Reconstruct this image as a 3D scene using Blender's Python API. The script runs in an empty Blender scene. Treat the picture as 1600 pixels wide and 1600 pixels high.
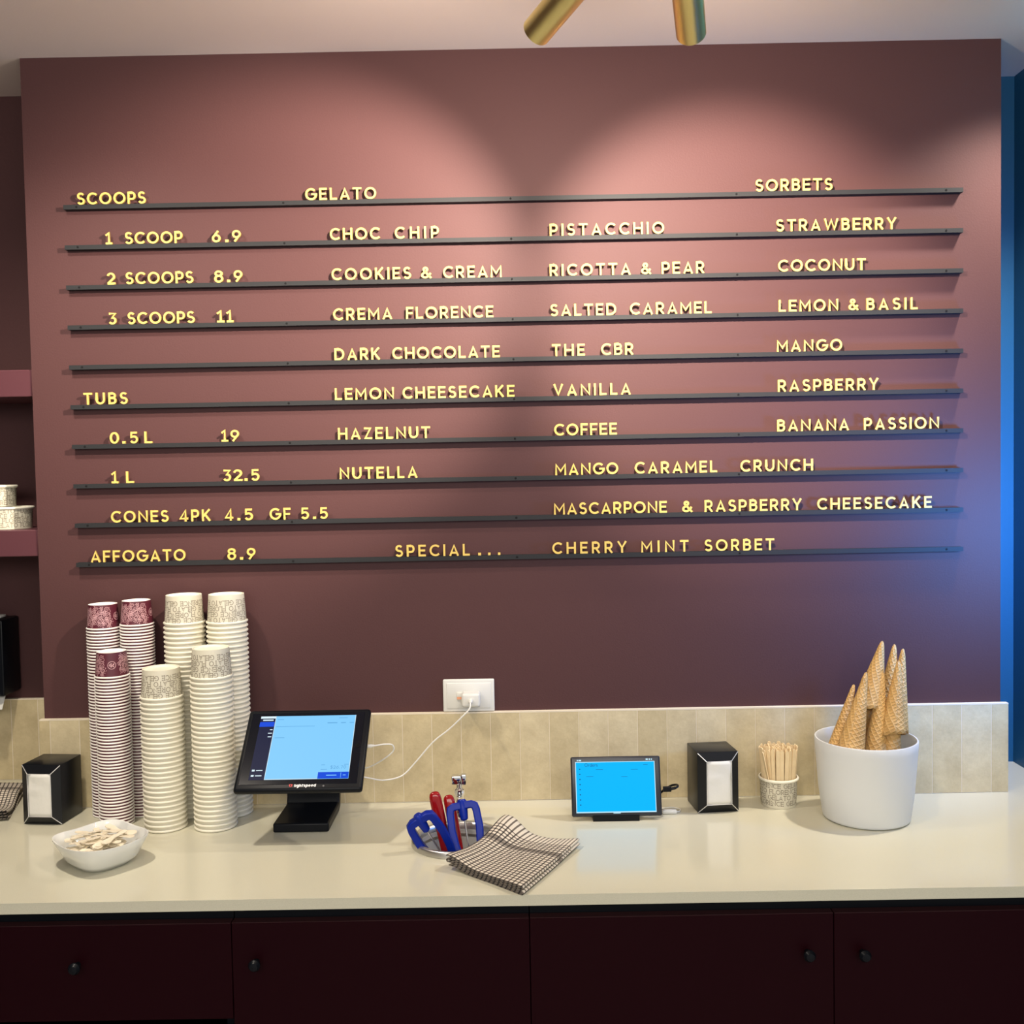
import bpy, bmesh, math, random
from mathutils import Vector, Matrix
random.seed(7)
PI = math.pi
S = bpy.context.scene
COL = S.collection

# ------------------------------------------------------------------ camera
ZC = 0.9                                   # height of the counter top
CAM_H, CAM_D, FPX = 0.73863, 2.27, 1600.0
PITCH, YAW, ROLL = 0.04145, -0.00398, -0.01847
fw = Vector((math.sin(YAW)*math.cos(PITCH), math.cos(YAW)*math.cos(PITCH), -math.sin(PITCH)))
rt0 = Vector((math.cos(YAW), -math.sin(YAW), 0)); up0 = rt0.cross(fw)
rt = rt0*math.cos(ROLL) + up0*math.sin(ROLL); up = -rt0*math.sin(ROLL) + up0*math.cos(ROLL)
EYE = Vector((0, -CAM_D, ZC+CAM_H))
cd = bpy.data.cameras.new('camera'); cam = bpy.data.objects.new('camera', cd); COL.objects.link(cam)
cd.sensor_width = 36; cd.lens = 36*FPX/1600; cd.clip_start = 0.02
M = Matrix((rt, up, -fw)).transposed().to_4x4(); M.translation = EYE
cam.matrix_world = M
S.camera = cam

# ------------------------------------------------------------------ light and exposure
S.view_settings.view_transform = 'Standard'; S.view_settings.look = 'None'
S.view_settings.gamma = 1; S.view_settings.use_curve_mapping = False
S.view_settings.exposure = 1.0
wd = bpy.data.worlds.new('world'); S.world = wd; wd.use_nodes = True
bg = wd.node_tree.nodes['Background']
bg.inputs[0].default_value = (0.98, 0.98, 0.96, 1); bg.inputs[1].default_value = 0.27

def lamp(name, kind, loc, aim, energy, color, **kw):
    d = bpy.data.lights.new(name, kind); d.energy = energy; d.color = color
    for k, v in kw.items(): setattr(d, k, v)
    o = bpy.data.objects.new(name, d); COL.objects.link(o); o.location = loc
    o.rotation_euler = (Vector(aim)-Vector(loc)).to_track_quat('-Z', 'Y').to_euler()
    return o
WARM = (1.0, 0.89, 0.75)
# the shop's ceiling downlights over the counter
lamp('downlight', 'SPOT', (-0.95, -0.62, 2.54), (-0.80, -0.25, 0.9), 35, WARM, spot_size=2.2, spot_blend=0.9, shadow_soft_size=0.04)
lamp('downlight', 'SPOT', (1.16, -0.20, 2.54), (0.90, -0.30, 0.9), 40, WARM, spot_size=2.0, spot_blend=0.9, shadow_soft_size=0.04)
lamp('fill_light', 'AREA', (0.0, -3.1, 2.45), (0.0, 0.0, 1.1), 38, (1.0, 0.95, 0.87), shape='RECTANGLE', size=3.0, size_y=1.2)  # added soft fill behind the camera to brighten front faces
# blue neon glow coming round the right-hand corner
lamp('neon_light', 'SPOT', (1.175, -0.36, ZC+0.59), (1.02, 0.0, ZC+0.60), 24, (0.06, 0.32, 1.0), spot_size=2.7, spot_blend=1.0, shadow_soft_size=0.07)
SPOT_E = 57; SPILL_E = 14

# ------------------------------------------------------------------ helpers
def ray(px, py): return fw + rt*((px-800)/FPX) - up*((py-800)/FPX)
def on_z(px, py, z=0.0):
    d = ray(px, py); return EYE + d*((ZC+z-EYE.z)/d.z)
def on_y(px, py, y=0.0):
    d = ray(px, py); return EYE + d*((y-EYE.y)/d.y)

def mat(name, color, rough=0.5, metal=0.0, spec=0.5, emit=None, estr=1.0, bump=None, var=None, coat=0.0):
    m = bpy.data.materials.new(name); m.use_nodes = True
    nt = m.node_tree; b = nt.nodes['Principled BSDF']
    b.inputs['Base Color'].default_value = (*color, 1); b.inputs['Roughness'].default_value = rough
    b.inputs['Metallic'].default_value = metal; b.inputs['Specular IOR Level'].default_value = spec
    b.inputs['Coat Weight'].default_value = coat
    if emit:
        b.inputs['Emission Color'].default_value = (*emit, 1); b.inputs['Emission Strength'].default_value = estr
    tc = nt.nodes.new('ShaderNodeTexCoord')
    if bump:
        n = nt.nodes.new('ShaderNodeTexNoise'); n.inputs['Scale'].default_value = bump[0]; n.inputs['Detail'].default_value = 3
        bp = nt.nodes.new('ShaderNodeBump'); bp.inputs['Strength'].default_value = bump[1]; bp.inputs['Distance'].default_value = bump[2]
        nt.links.new(tc.outputs['Object'], n.inputs['Vector']); nt.links.new(n.outputs['Fac'], bp.inputs['Height'])
        nt.links.new(bp.outputs['Normal'], b.inputs['Normal'])
    if var:
        n = nt.nodes.new('ShaderNodeTexNoise'); n.inputs['Scale'].default_value = var[0]; n.inputs['Detail'].default_value = 5
        r = nt.nodes.new('ShaderNodeValToRGB')
        r.color_ramp.elements[0].position = var[2] if len(var) > 2 else .3; r.color_ramp.elements[0].color = (*var[1], 1)
        r.color_ramp.elements[1].position = var[3] if len(var) > 3 else .7; r.color_ramp.elements[1].color = (*color, 1)
        nt.links.new(tc.outputs['Object'], n.inputs['Vector']); nt.links.new(n.outputs['Fac'], r.inputs['Fac'])
        nt.links.new(r.outputs['Color'], b.inputs['Base Color'])
    return m

class MB:
    def __init__(s): s.v = []; s.f = []; s.m = []; s.uv = None
    def add(s, vs, fs, m=0):
        o = len(s.v); s.v += [tuple(v) for v in vs]
        for f in fs: s.f.append([i+o for i in f]); s.m.append(m)
        return s
    def box(s, x0, x1, y0, y1, z0, z1, m=0, bev=0.0, seg=2):
        if bev <= 0:
            vs = [(x, y, z) for z in (z0, z1) for y in (y0, y1) for x in (x0, x1)]
            return s.add(vs, [(0,2,3,1), (4,5,7,6), (0,1,5,4), (2,6,7,3), (0,4,6,2), (1,3,7,5)], m)
        bm = bmesh.new(); bmesh.ops.create_cube(bm, size=1)
        bmesh.ops.scale(bm, vec=(x1-x0, y1-y0, z1-z0), verts=bm.verts)
        bmesh.ops.translate(bm, vec=((x0+x1)/2, (y0+y1)/2, (z0+z1)/2), verts=bm.verts)
        bmesh.ops.bevel(bm, geom=bm.edges[:], offset=bev, segments=seg, affect='EDGES', profile=0.5)
        s.bm(bm, m); return s
    def bm(s, bm, m=0):
        bm.verts.index_update()
        s.add([v.co[:] for v in bm.verts], [[v.index for v in f.verts] for f in bm.faces], m); bm.free()
    def lathe(s, prof, seg=40, m=0, ms=None, c=(0, 0, 0), caps=True):
        o = len(s.v); n = len(prof)
        for (r, z) in prof:
            for k in range(seg):
                a = 2*PI*k/seg; s.v.append((c[0]+r*math.cos(a), c[1]+r*math.sin(a), c[2]+z))
        for i in range(n-1):
            for k in range(seg):
                k2 = (k+1) % seg
                s.f.append([o+i*seg+k, o+i*seg+k2, o+(i+1)*seg+k2, o+(i+1)*seg+k]); s.m.append(ms[i] if ms else m)
        for i, rev in ((0, True), (n-1, False)):
            if caps and prof[i][0] > 1e-6:
                loop = [o+i*seg+k for k in range(seg)]
                if prof[0] != prof[-1]:
                    s.f.append(loop[::-1] if rev else loop); s.m.append((ms[0] if rev else ms[-1]) if ms else m)
        return s
    def tube(s, pts, r, seg=8, m=0, rx=None):
        pts = [Vector(p) for p in pts]; o = len(s.v); n = len(pts); prev = None
        for i, p in enumerate(pts):
            t = (pts[min(i+1, n-1)]-pts[max(i-1, 0)]).normalized()
            if prev is None:
                a = Vector((0, 0, 1)) if abs(t.z) < .9 else Vector((1, 0, 0)); u = t.cross(a).normalized()
            else: u = (prev - t*prev.dot(t)).normalized()
            prev = u; w = t.cross(u); rr = r[i] if isinstance(r, (list, tuple)) else r
            for k in range(seg):
                a = 2*PI*k/seg; s.v.append(tuple(p + u*rr*math.cos(a) + w*rr*(rx or 1)*math.sin(a)))
        for i in range(n-1):
            for k in range(seg):
                k2 = (k+1) % seg
                s.f.append([o+i*seg+k, o+i*seg+k2, o+(i+1)*seg+k2, o+(i+1)*seg+k]); s.m.append(m)
        s.f.append([o+k for k in range(seg)][::-1]); s.m.append(m)
        s.f.append([o+(n-1)*seg+k for k in range(seg)]); s.m.append(m)
        return s
    def prism(s, poly, a, b, fn, m=0):
        n = len(poly)
        vs = [fn(p, q, a) for p, q in poly] + [fn(p, q, b) for p, q in poly]
        fs = [list(range(n))[::-1], list(range(n, 2*n))] + [[i, (i+1) % n, n+(i+1) % n, n+i] for i in range(n)]
        return s.add(vs, fs, m)
    def xf(s, mx, start=0):
        for i in range(start, len(s.v)): s.v[i] = tuple(mx @ Vector(s.v[i]))
        return s
    def mesh(s, name, mats, ang=38):
        me = bpy.data.meshes.new(name); me.from_pydata(s.v, [], s.f)
        for m in (mats if isinstance(mats, (list, tuple)) else [mats]): me.materials.append(m)
        me.polygons.foreach_set('material_index', s.m)
        if s.uv:
            l = me.uv_layers.new(name='UVMap')
            for lp in me.loops: l.data[lp.index].uv = s.uv[lp.vertex_index]
        bm = bmesh.new(); bm.from_mesh(me); bmesh.ops.recalc_face_normals(bm, faces=bm.faces); bm.to_mesh(me); bm.free()
        me.update()
        if ang: me.shade_smooth(); me.set_sharp_from_angle(angle=math.radians(ang))
        return me
    def build(s, name, mats, parent=None, ang=38, loc=None, rot=None):
        return link(name, s.mesh(name, mats, ang), parent, loc, rot)

def link(name, me, parent=None, loc=None, rot=None):
    o = bpy.data.objects.new(name, me); COL.objects.link(o)
    if parent: o.parent = parent
    if loc is not None: o.location = loc
    if rot is not None: o.rotation_euler = rot
    return o
def tag(o, label, cat, group=None, kind=None):
    if label: o['label'] = label
    if cat: o['category'] = cat
    if group: o['group'] = group
    if kind: o['kind'] = kind
    return o
def thing(name, label, cat, loc=(0, 0, 0), rotz=0, group=None):
    o = link(name, None, None, loc, (0, 0, rotz)); o.empty_display_size = 0.02
    return tag(o, label, cat, group)
def struct(o, label): o['kind'] = 'structure'; o['label'] = label; o['category'] = o.name.split('_')[0]; return o
def spline(pts, n=10):
    P = [Vector(p) for p in pts]; P = [P[0]*2-P[1]] + P + [P[-1]*2-P[-2]]; out = []
    for i in range(1, len(P)-2):
        for k in range(n):
            t = k/n; a, b, c, d = P[i-1:i+3]
            out.append(0.5*((2*b)+(c-a)*t+(2*a-5*b+4*c-d)*t*t+(3*b-a-3*c+d)*t**3))
    out.append(P[-2]); return out
ORD = ['first', 'second', 'third', 'fourth', 'fifth', 'sixth', 'seventh', 'eighth', 'ninth', 'tenth']

# ------------------------------------------------------------------ stroke lettering
def arc(cx, cy, rx, ry, a0, a1, n=14):
    return [(cx+rx*math.cos(math.radians(a0+(a1-a0)*i/n)), cy+ry*math.sin(math.radians(a0+(a1-a0)*i/n))) for i in range(n+1)]
def glyphs(h):
    """capital height 1; h = half stroke; returns name -> (width, strokes)"""
    t, b, q = 1-h, h, .5
    G = {}
    G['A'] = (.86, [[(.09, 0), (.43, .89), (.77, 0)], [(.22, .27), (.64, .27)]])
    G['B'] = (.68, [[(h, 0), (h, 1)], [(h, t), (.36, t)]+arc(.36, (t+.53)/2, .20, (t-.53)/2, 90, -90)+[(h, .53)], [(h, .53), (.38, .53)]+arc(.38, (b+.53)/2, .68-.38-h, (.53-b)/2, 90, -90)+[(h, b)]])
    G['C'] = (.86, [arc(.5, .5, .5-h, .5-h, 44, 316, 26)])
    G['D'] = (.84, [[(h, 0), (h, 1)], [(h, t), (.36, t)]+arc(.36, .5, .84-.36-h, .5-h, 90, -90, 20)+[(h, b)]])
    G['E'] = (.64, [[(h, 0), (h, 1)], [(h, t), (.64, t)], [(h, .51), (.58, .51)], [(h, b), (.64, b)]])
    G['F'] = (.62, [[(h, 0), (h, 1)], [(h, t), (.62, t)], [(h, .48), (.56, .48)]])
    G['G'] = (.94, [arc(.5, .5, .5-h, .5-h, 44, 358, 28)+[(.52, .5-.015)]])
    G['H'] = (.80, [[(h, 0), (h, 1)], [(.8-h, 0), (.8-h, 1)], [(h, .5), (.8-h, .5)]])
    G['I'] = (2*h, [[(h, 0), (h, 1)]])
    G['K'] = (.76, [[(h, 0), (h, 1)], [(h, .36), (.66, 1.0)], [(.30, .52), (.69, 0)]])
    G['L'] = (.60, [[(h, 0), (h, 1)], [(h, b), (.60, b)]])
    G['M'] = (.94, [[(h, 0), (h, .895), (.47, .33), (.94-h, .895), (.94-h, 0)]])
    G['N'] = (.82, [[(h, 0), (h, .89), (.82-h, .11), (.82-h, 1)]])
    G['O'] = (1.0, [arc(.5, .5, .5-h, .5-h, 0, 360, 32)])
    G['P'] = (.68, [[(h, 0), (h, 1)], [(h, t), (.38, t)]+arc(.38, (t+.40)/2, .68-.38-h, (t-.40)/2, 90, -90)+[(h, .40)]])
    G['R'] = (.72, [[(h, 0), (h, 1)], [(h, t), (.38, t)]+arc(.38, (t+.43)/2, .68-.38-h, (t-.43)/2, 90, -90)+[(h, .43)], [(.34, .43), (.64, 0)]])
    G['S'] = (.66, [arc(.33, (t+.5)/2+.01, .33-h-.02, (t-.5)/2+.0, 28, 270, 16)[:-1]+arc(.33, (b+.5)/2, .33-h, (.5-b)/2+.01, 90, -155, 16)])
    G['T'] = (.74, [[(0, t), (.74, t)], [(.37, 0), (.37, 1)]])
    G['U'] = (.78, [[(h, 1), (h, .39)]+arc(.39, .39, .39-h, .39-h, 180, 360, 16)+[(.78-h, 1)]])
    G['V'] = (.86, [[(.08, 1), (.43, .11), (.78, 1)]])
    G['W'] = (1.22, [[(.08, 1), (.33, .11), (.61, .89), (.89, .11), (1.14, 1)]])
    G['Y'] = (.82, [[(.07, 1), (.41, .44), (.75, 1)], [(.41, .46), (.41, 0)]])
    G['Z'] = (.70, [[(.02, t), (.56, t), (.12, b), (.70, b)]])
    G['&'] = (.84, [[(.78, .02), (.24, .66)]+arc(.34, .76, .14, .14, 200, -20, 10)+[(.44, .66), (.18, .43)]+arc(.32, .28, .24, .19, 140, 300, 10)+[(.60, .22), (.74, .46)]])
    G['.'] = (.30, [[(.03, .11), (.27, .11)]])
    G['0'] = (.72, [arc(.36, .5, .36-h, .5-h, 0, 360, 28)])
    G['1'] = (.62, [[(.06, .74), (.32, .95), (.32, 0)], [(.04, b), (.60, b)]])
    G['2'] = (.70, [arc(.34, .66, .34-h, .34-h, 165, -25, 14)+[(.10, b)], [(.06, b), (.70, b)]])
    G['3'] = (.68, [[(.06, t), (.58, t), (.30, .57)]+arc(.32, .33, .32-h+.02, .33-h, 85, -150, 14)])
    G['4'] = (.74, [[(.52, 0), (.52, .94), (.07, .25), (.74, .25)]])
    G['5'] = (.70, [[(.62, t), (.15, t), (.12, .53)]+arc(.34, .34, .36-h, .34-h, 120, -150, 16)])
    G['6'] = (.74, [[(.54, .96), (.17, .50)], arc(.37, .34, .37-h, .34-h, 0, 360, 24)])
    G['8'] = (.70, [arc(.35, .74, .24, .74-.56+.0, 0, 360, 20), arc(.35, .31, .35-h, .31-h+.02, 0, 360, 22)])
    G['9'] = (.74, [[(.20, .04), (.57, .50)], arc(.37, .66, .37-h, .34-h, 0, 360, 24)])
    # a few small letters for the badge on the till and the screens
    x = .66
    G['l'] = (2*h, [[(h, 0), (h, 1)]]); G['i'] = (2*h, [[(h, 0), (h, x)], [(h, .80), (h, .98)]])
    G['h'] = (.54, [[(h, 0), (h, 1)], [(h, .4)]+arc(.27, .4, .27-h, .26-h, 180, 0, 10)+[(.54-h, 0)]])
    G['t'] = (.40, [[(.18, .95), (.18, 0)], [(0, .62), (.40, .62)]])
    G['s'] = (.46, [arc(.23, .48, .15, .13, 30, 270, 10)[:-1]+arc(.23, .2, .17, .13, 90, -150, 10)])
    G['p'] = (.60, [[(h, -.32), (h, x)], arc(.3+h/2, .33, .3-h/2-h/2, .33-h, 0, 360, 16)])
    G['g'] = (.60, [[(.6-h, x), (.6-h, -.05)]+arc(.32, -.05, .28-h, .2, 0, -140, 8), arc(.3, .33, .3-h, .33-h, 0, 360, 16)])
    G['d'] = (.60, [[(.6-h, 0), (.6-h, 1)], arc(.3, .33, .3-h, .33-h, 0, 360, 16)])
    G['e'] = (.58, [[(h, .34), (.56, .34)]+arc(.29, .33, .29-h, .33-h, 0, 310, 16)])
    G['r'] = (.40, [[(h, 0), (h, x)], [(h, .36)]+arc(.36, .34, .36-h, .24, 180, 80, 8)])
    G['$'] = (.66, G['S'][1]+[[(.33, -.1), (.33, 1.1)]]); G['7'] = (.66, [[(.02, t), (.58, t), (.22, 0)]])
    G[' '] = (.42, [])
    return G
def offsets(pts, h):
    P = [Vector((p[0], p[1])) for p in pts]; n = len(P); closed = (P[0]-P[-1]).length < 1e-6
    Ls, Rs = [], []
    for i in range(n):
        d0 = (P[i]-P[i-1]) if i > 0 else ((P[-1]-P[-2]) if closed else None)
        d1 = (P[i+1]-P[i]) if i < n-1 else ((P[1]-P[0]) if closed else None)
        d0 = d0.normalized() if d0 is not None else d1.normalized()
        d1 = d1.normalized() if d1 is not None else d0
        n0 = Vector((-d0.y, d0.x)); n1 = Vector((-d1.y, d1.x)); a = (n0+n1)
        if a.length < 1e-4: a = n1
        a.normalize(); k = min(1/max(a.dot(n1), .2), 1.42)
        Ls.append(P[i]+a*h*k); Rs.append(P[i]-a*h*k)
    return Ls, Rs
def letter_solid(mb, strokes, h, fn, depth, m=0):
    """fn(x, y, d) -> point; d runs 0 (front) .. depth (back); depth None = flat print"""
    for si, st in enumerate(strokes):
        L, R = offsets(st, h); n = len(L); e = si*2e-5
        if depth is None:
            mb.add([fn(p.x, p.y, -e) for p in L]+[fn(p.x, p.y, -e) for p in R], [[i, i+1, n+i+1, n+i] for i in range(n-1)], m); continue
        vs = [fn(p.x, p.y, -e) for p in L]+[fn(p.x, p.y, -e) for p in R]+[fn(p.x, p.y, depth+e) for p in L]+[fn(p.x, p.y, depth+e) for p in R]
        fs = []
        for i in range(n-1):
            fs += [[i, i+1, n+i+1, n+i], [2*n+i+1, 2*n+i, 3*n+i, 3*n+i+1], [i+1, i, 2*n+i, 2*n+i+1], [n+i, n+i+1, 3*n+i+1, 3*n+i]]
        fs += [[0, n, 3*n, 2*n], [2*n-1, n-1, 3*n-1, 4*n-1]]
        mb.add(vs, fs, m)
def write_flat(mb, text, x, y, size, G, h, fn, m=0, gap=.16):
    for ch in text:
        w, st = G[ch]
        letter_solid(mb, [[(x+p*size, y+q*size) for p, q in s] for s in st], h*size, fn, None, m); x += (w+gap)*size
    return x
HB = .083
BOLD = glyphs(HB)
LIGHT = glyphs(.055)

# ------------------------------------------------------------------ materials
MAROON = (0.072, 0.0303, 0.0305)
paint = mat('maroon_wall_paint', MAROON, .62, spec=.22, bump=(260, .12, .002))
navy = mat('navy_wall_paint', (0.008, 0.095, 0.20), .5, bump=(220, .12, .002))
shelf_m = mat('maroon_shelf', (0.088, 0.030, 0.038), .4, spec=.3)
ceil_m = mat('ceiling_paint', (0.77, 0.66, 0.61), .8, bump=(200, .08, .002))
floor_m = mat('floor_concrete', (0.45, 0.41, 0.37), .6, var=(6, (.38, .35, .31)))
quartz = mat('cream_quartz', (0.605, 0.585, 0.46), .14, spec=.5, var=(900, (.55, .53, .41), .38, .52))
lam = mat('burgundy_laminate', (0.012, 0.0004, 0.0022), .5, spec=.08)
lam_edge = mat('burgundy_edge', (0.03, 0.010, 0.012), .5, spec=.15)
black = mat('black_plastic', (0.004, 0.005, 0.0075), .38, spec=.16)
black_gl = mat('black_glass', (0.003, 0.004, 0.008), .12, spec=.2)
black_mt = mat('black_metal', (0.005, 0.006, 0.008), .3, spec=.3)
rail_m = mat('black_rail', (0.018, 0.019, 0.021), .62, spec=.22)
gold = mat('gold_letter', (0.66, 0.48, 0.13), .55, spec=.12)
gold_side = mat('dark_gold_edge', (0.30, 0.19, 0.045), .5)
brass = mat('brushed_brass', (0.92, 0.78, 0.34), .36, metal=1)
steel = mat('stainless_steel', (0.62, 0.61, 0.59), .34, metal=1)
chrome = mat('chrome', (0.8, 0.8, 0.8), .07, metal=1)
paper = mat('white_paper', (0.72, 0.71, 0.66), .8, bump=(60, .15, .004))
silver = mat('silver_edge', (0.75, 0.75, 0.75), .3, metal=.6)
white_pl = mat('white_plastic', (0.66, 0.66, 0.62), .3)
porc = mat('white_porcelain', (0.74, 0.75, 0.72), .1, coat=.4)
pot_m = mat('white_pot_glaze', (0.68, 0.70, 0.70), .38)
cream_p = mat('cream_paper_cup', (0.66, 0.625, 0.50), .5)
cream_rim = mat('cream_paper_rim', (0.82, 0.785, 0.65), .45)
white_p = mat('white_paper_rim', (0.90, 0.86, 0.81), .4)
burg_p = mat('burgundy_paper_cup', (0.095, 0.014, 0.027), .42)
print_pink = mat('pink_print', (0.62, 0.36, 0.38), .5)
print_grey = mat('brown_grey_print', (0.27, 0.235, 0.175), .6)
wood = mat('pale_birch', (0.82, 0.66, 0.41), .6, var=(40, (.72, .55, .32)))
spoon_m = mat('pale_spoon_wood', (0.84, 0.77, 0.62), .6, var=(30, (.76, .67, .50)))
blue_pl = mat('blue_plastic', (0.002, 0.018, 0.27), .35, spec=.2)
red_pl = mat('red_plastic', (0.27, 0.006, 0.008), .14, spec=.5)
cable_m = mat('white_cable', (0.76, 0.75, 0.70), .45)
orange_m = mat('orange_switch_dot', (0.75, 0.35, 0.2), .5)
well_dark = mat('steel_well', (0.55, 0.55, 0.53), .4, metal=.25)

def tile_mat():
    m = mat('travertine_tile', (.6, .5, .36), .45, bump=(90, .25, .002)); nt = m.node_tree; b = nt.nodes['Principled BSDF']
    N, L = nt.nodes.new, nt.links.new
    tc = N('ShaderNodeTexCoord'); sx = N('ShaderNodeSeparateXYZ'); L(tc.outputs['Object'], sx.inputs[0])
    d = N('ShaderNodeMath'); d.operation = 'DIVIDE'; d.inputs[1].default_value = .0655; L(sx.outputs[0], d.inputs[0])
    fl = N('ShaderNodeMath'); fl.operation = 'FLOOR'; L(d.outputs[0], fl.inputs[0])
    wn = N('ShaderNodeTexWhiteNoise'); wn.noise_dimensions = '1D'; L(fl.outputs[0], wn.inputs['W'])
    r = N('ShaderNodeValToRGB'); r.color_ramp.elements[0].color = (.53, .445, .27, 1); r.color_ramp.elements[1].color = (.63, .545, .36, 1); L(wn.outputs['Value'], r.inputs[0])
    n = N('ShaderNodeTexNoise'); n.inputs['Scale'].default_value = 22; n.inputs['Detail'].default_value = 8; n.inputs['Roughness'].default_value = .7; L(tc.outputs['Object'], n.inputs['Vector'])
    r2 = N('ShaderNodeValToRGB'); r2.color_ramp.elements[0].position = .3; r2.color_ramp.elements[0].color = (.80, .77, .72, 1); r2.color_ramp.elements[1].position = .72; r2.color_ramp.elements[1].color = (1.1, 1.1, 1.08, 1); L(n.outputs['Fac'], r2.inputs[0])
    mx = N('ShaderNodeMix'); mx.data_type = 'RGBA'; mx.blend_type = 'MULTIPLY'; mx.inputs[0].default_value = 1
    L(r.outputs[0], mx.inputs[6]); L(r2.outputs[0], mx.inputs[7]); L(mx.outputs[2], b.inputs['Base Color'])
    return m
tile_m = tile_mat()
grout = mat('cream_grout', (.70, .62, .48), .8)

def towel_mat():
    m = mat('checked_cotton', (.7, .62, .5), .9, bump=(900, .3, .001)); nt = m.node_tree; b = nt.nodes['Principled BSDF']
    N, L = nt.nodes.new, nt.links.new
    uv = N('ShaderNodeUVMap'); uv.uv_map = 'UVMap'; sx = N('ShaderNodeSeparateXYZ'); L(uv.outputs[0], sx.inputs[0])
    def mth(op, a, bb=None, c=None):
        n = N('ShaderNodeMath'); n.operation = op
        for i, q in enumerate((a, bb, c)):
            if q is None: continue
            if isinstance(q, (int, float)): n.inputs[i].default_value = q
            else: L(q, n.inputs[i])
        return n.outputs[0]
    def stripes(c, period, width):
        f = mth('FRACT', mth('DIVIDE', c, period)); return mth('LESS_THAN', f, width)
    u, v = sx.outputs[0], sx.outputs[1]
    su = stripes(u, .0092, .34); sv = stripes(v, .0092, .34)
    band = mth('LESS_THAN', mth('ABSOLUTE', mth('SUBTRACT', v, .150)), .0075)      # solid dark band
    only = mth('GREATER_THAN', v, .196)                                             # hem area with one-way stripes
    sv = mth('MAXIMUM', mth('MULTIPLY', sv, mth('SUBTRACT', 1, only)), mth('MULTIPLY', band, .8))
    tot = mth('MULTIPLY', mth('ADD', su, sv), .5)
    r = N('ShaderNodeValToRGB'); r.color_ramp.elements[0].color = (.66, .60, .50, 1); r.color_ramp.elements[1].color = (.012, .011, .012, 1)
    e = r.color_ramp.elements.new(.5); e.color = (.13, .105, .085, 1); L(tot, r.inputs[0]); L(r.outputs[0], b.inputs['Base Color'])
    return m
towel_m = towel_mat()

def waffle_mat():
    m = mat('waffle_cone', (.66, .40, .16), .6); nt = m.node_tree; b = nt.nodes['Principled BSDF']
    N, L = nt.nodes.new, nt.links.new
    uv = N('ShaderNodeUVMap'); uv.uv_map = 'UVMap'; sx = N('ShaderNodeSeparateXYZ'); L(uv.outputs[0], sx.inputs[0])
    def mth(op, a, bb=None):
        n = N('ShaderNodeMath'); n.operation = op
        for i, q in enumerate((a, bb)):
            if q is None: continue
            if isinstance(q, (int, float)): n.inputs[i].default_value = q
            else: L(q, n.inputs[i])
        return n.outputs[0]
    def wave(c): return mth('ABSOLUTE', mth('SINE', mth('MULTIPLY', c, PI/.0105)))
    a = wave(mth('ADD', sx.outputs[0], sx.outputs[1])); c = wave(mth('SUBTRACT', sx.outputs[1], mth('MULTIPLY', sx.outputs[0], .7)))
    hgt = mth('MINIMUM', a, c); hgt = mth('POWER', hgt, .5)
    bp = N('ShaderNodeBump'); bp.invert = True; bp.inputs['Strength'].default_value = .7; bp.inputs['Distance'].default_value = .0022; L(hgt, bp.inputs['Height']); L(bp.outputs[0], b.inputs['Normal'])
    r = N('ShaderNodeValToRGB'); r.color_ramp.elements[0].position = .1; r.color_ramp.elements[0].color = (.74, .49, .20, 1); r.color_ramp.elements[1].position = .8; r.color_ramp.elements[1].color = (.58, .35, .12, 1); L(hgt, r.inputs[0])
    tc = N('ShaderNodeTexCoord'); n = N('ShaderNodeTexNoise'); n.inputs['Scale'].default_value = 25; L(tc.outputs['Object'], n.inputs['Vector'])
    r2 = N('ShaderNodeValToRGB'); r2.color_ramp.elements[0].position = .3; r2.color_ramp.elements[0].color = (.85, .8, .72, 1); r2.color_ramp.elements[1].position = .7; r2.color_ramp.elements[1].color = (1.1, 1.1, 1.1, 1); L(n.outputs['Fac'], r2.inputs[0])
    mx = N('ShaderNodeMix'); mx.data_type = 'RGBA'; mx.blend_type = 'MULTIPLY'; mx.inputs[0].default_value = 1
    L(r.outputs[0], mx.inputs[6]); L(r2.outputs[0], mx.inputs[7]); L(mx.outputs[2], b.inputs['Base Color'])
    return m
waffle_m = waffle_mat()

# ------------------------------------------------------------------ the room
PL, PR, YB, ZCEIL = -1.0647, 1.0731, 0.2208, ZC+1.6548
XR = 1.209
struct(MB().box(-2.6, XR+.1, -4.2, YB+.1, -.1, 0).build('floor', floor_m), 'grey shop floor')
struct(MB().box(-2.6, XR+.1, -4.2, YB+.1, ZCEIL, ZCEIL+.1).build('ceiling', ceil_m), 'pale pinkish ceiling above the menu wall')
struct(MB().box(-2.6, PL+.05, YB, YB+.1, 0, ZCEIL).build('wall_back', paint), 'maroon recess wall behind the shelves at the left')
struct(MB().box(PL+.05, XR+.1, YB, YB+.1, 0, ZCEIL).build('wall_corner', navy), 'dark navy wall strip behind the right edge of the menu wall')
struct(MB().box(PL, PR, 0, YB, ZC, ZCEIL).build('wall_menu', paint), 'maroon wall block carrying the menu rails')
struct(MB().box(XR, XR+.1, -.95, YB, 0, ZCEIL).build('wall_right', navy), 'dark navy side wall lit blue at the right edge')
struct(MB().box(-2.6, -2.5, -4.2, YB, 0, ZCEIL).build('wall_left', paint), 'maroon side wall outside the left edge')
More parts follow.
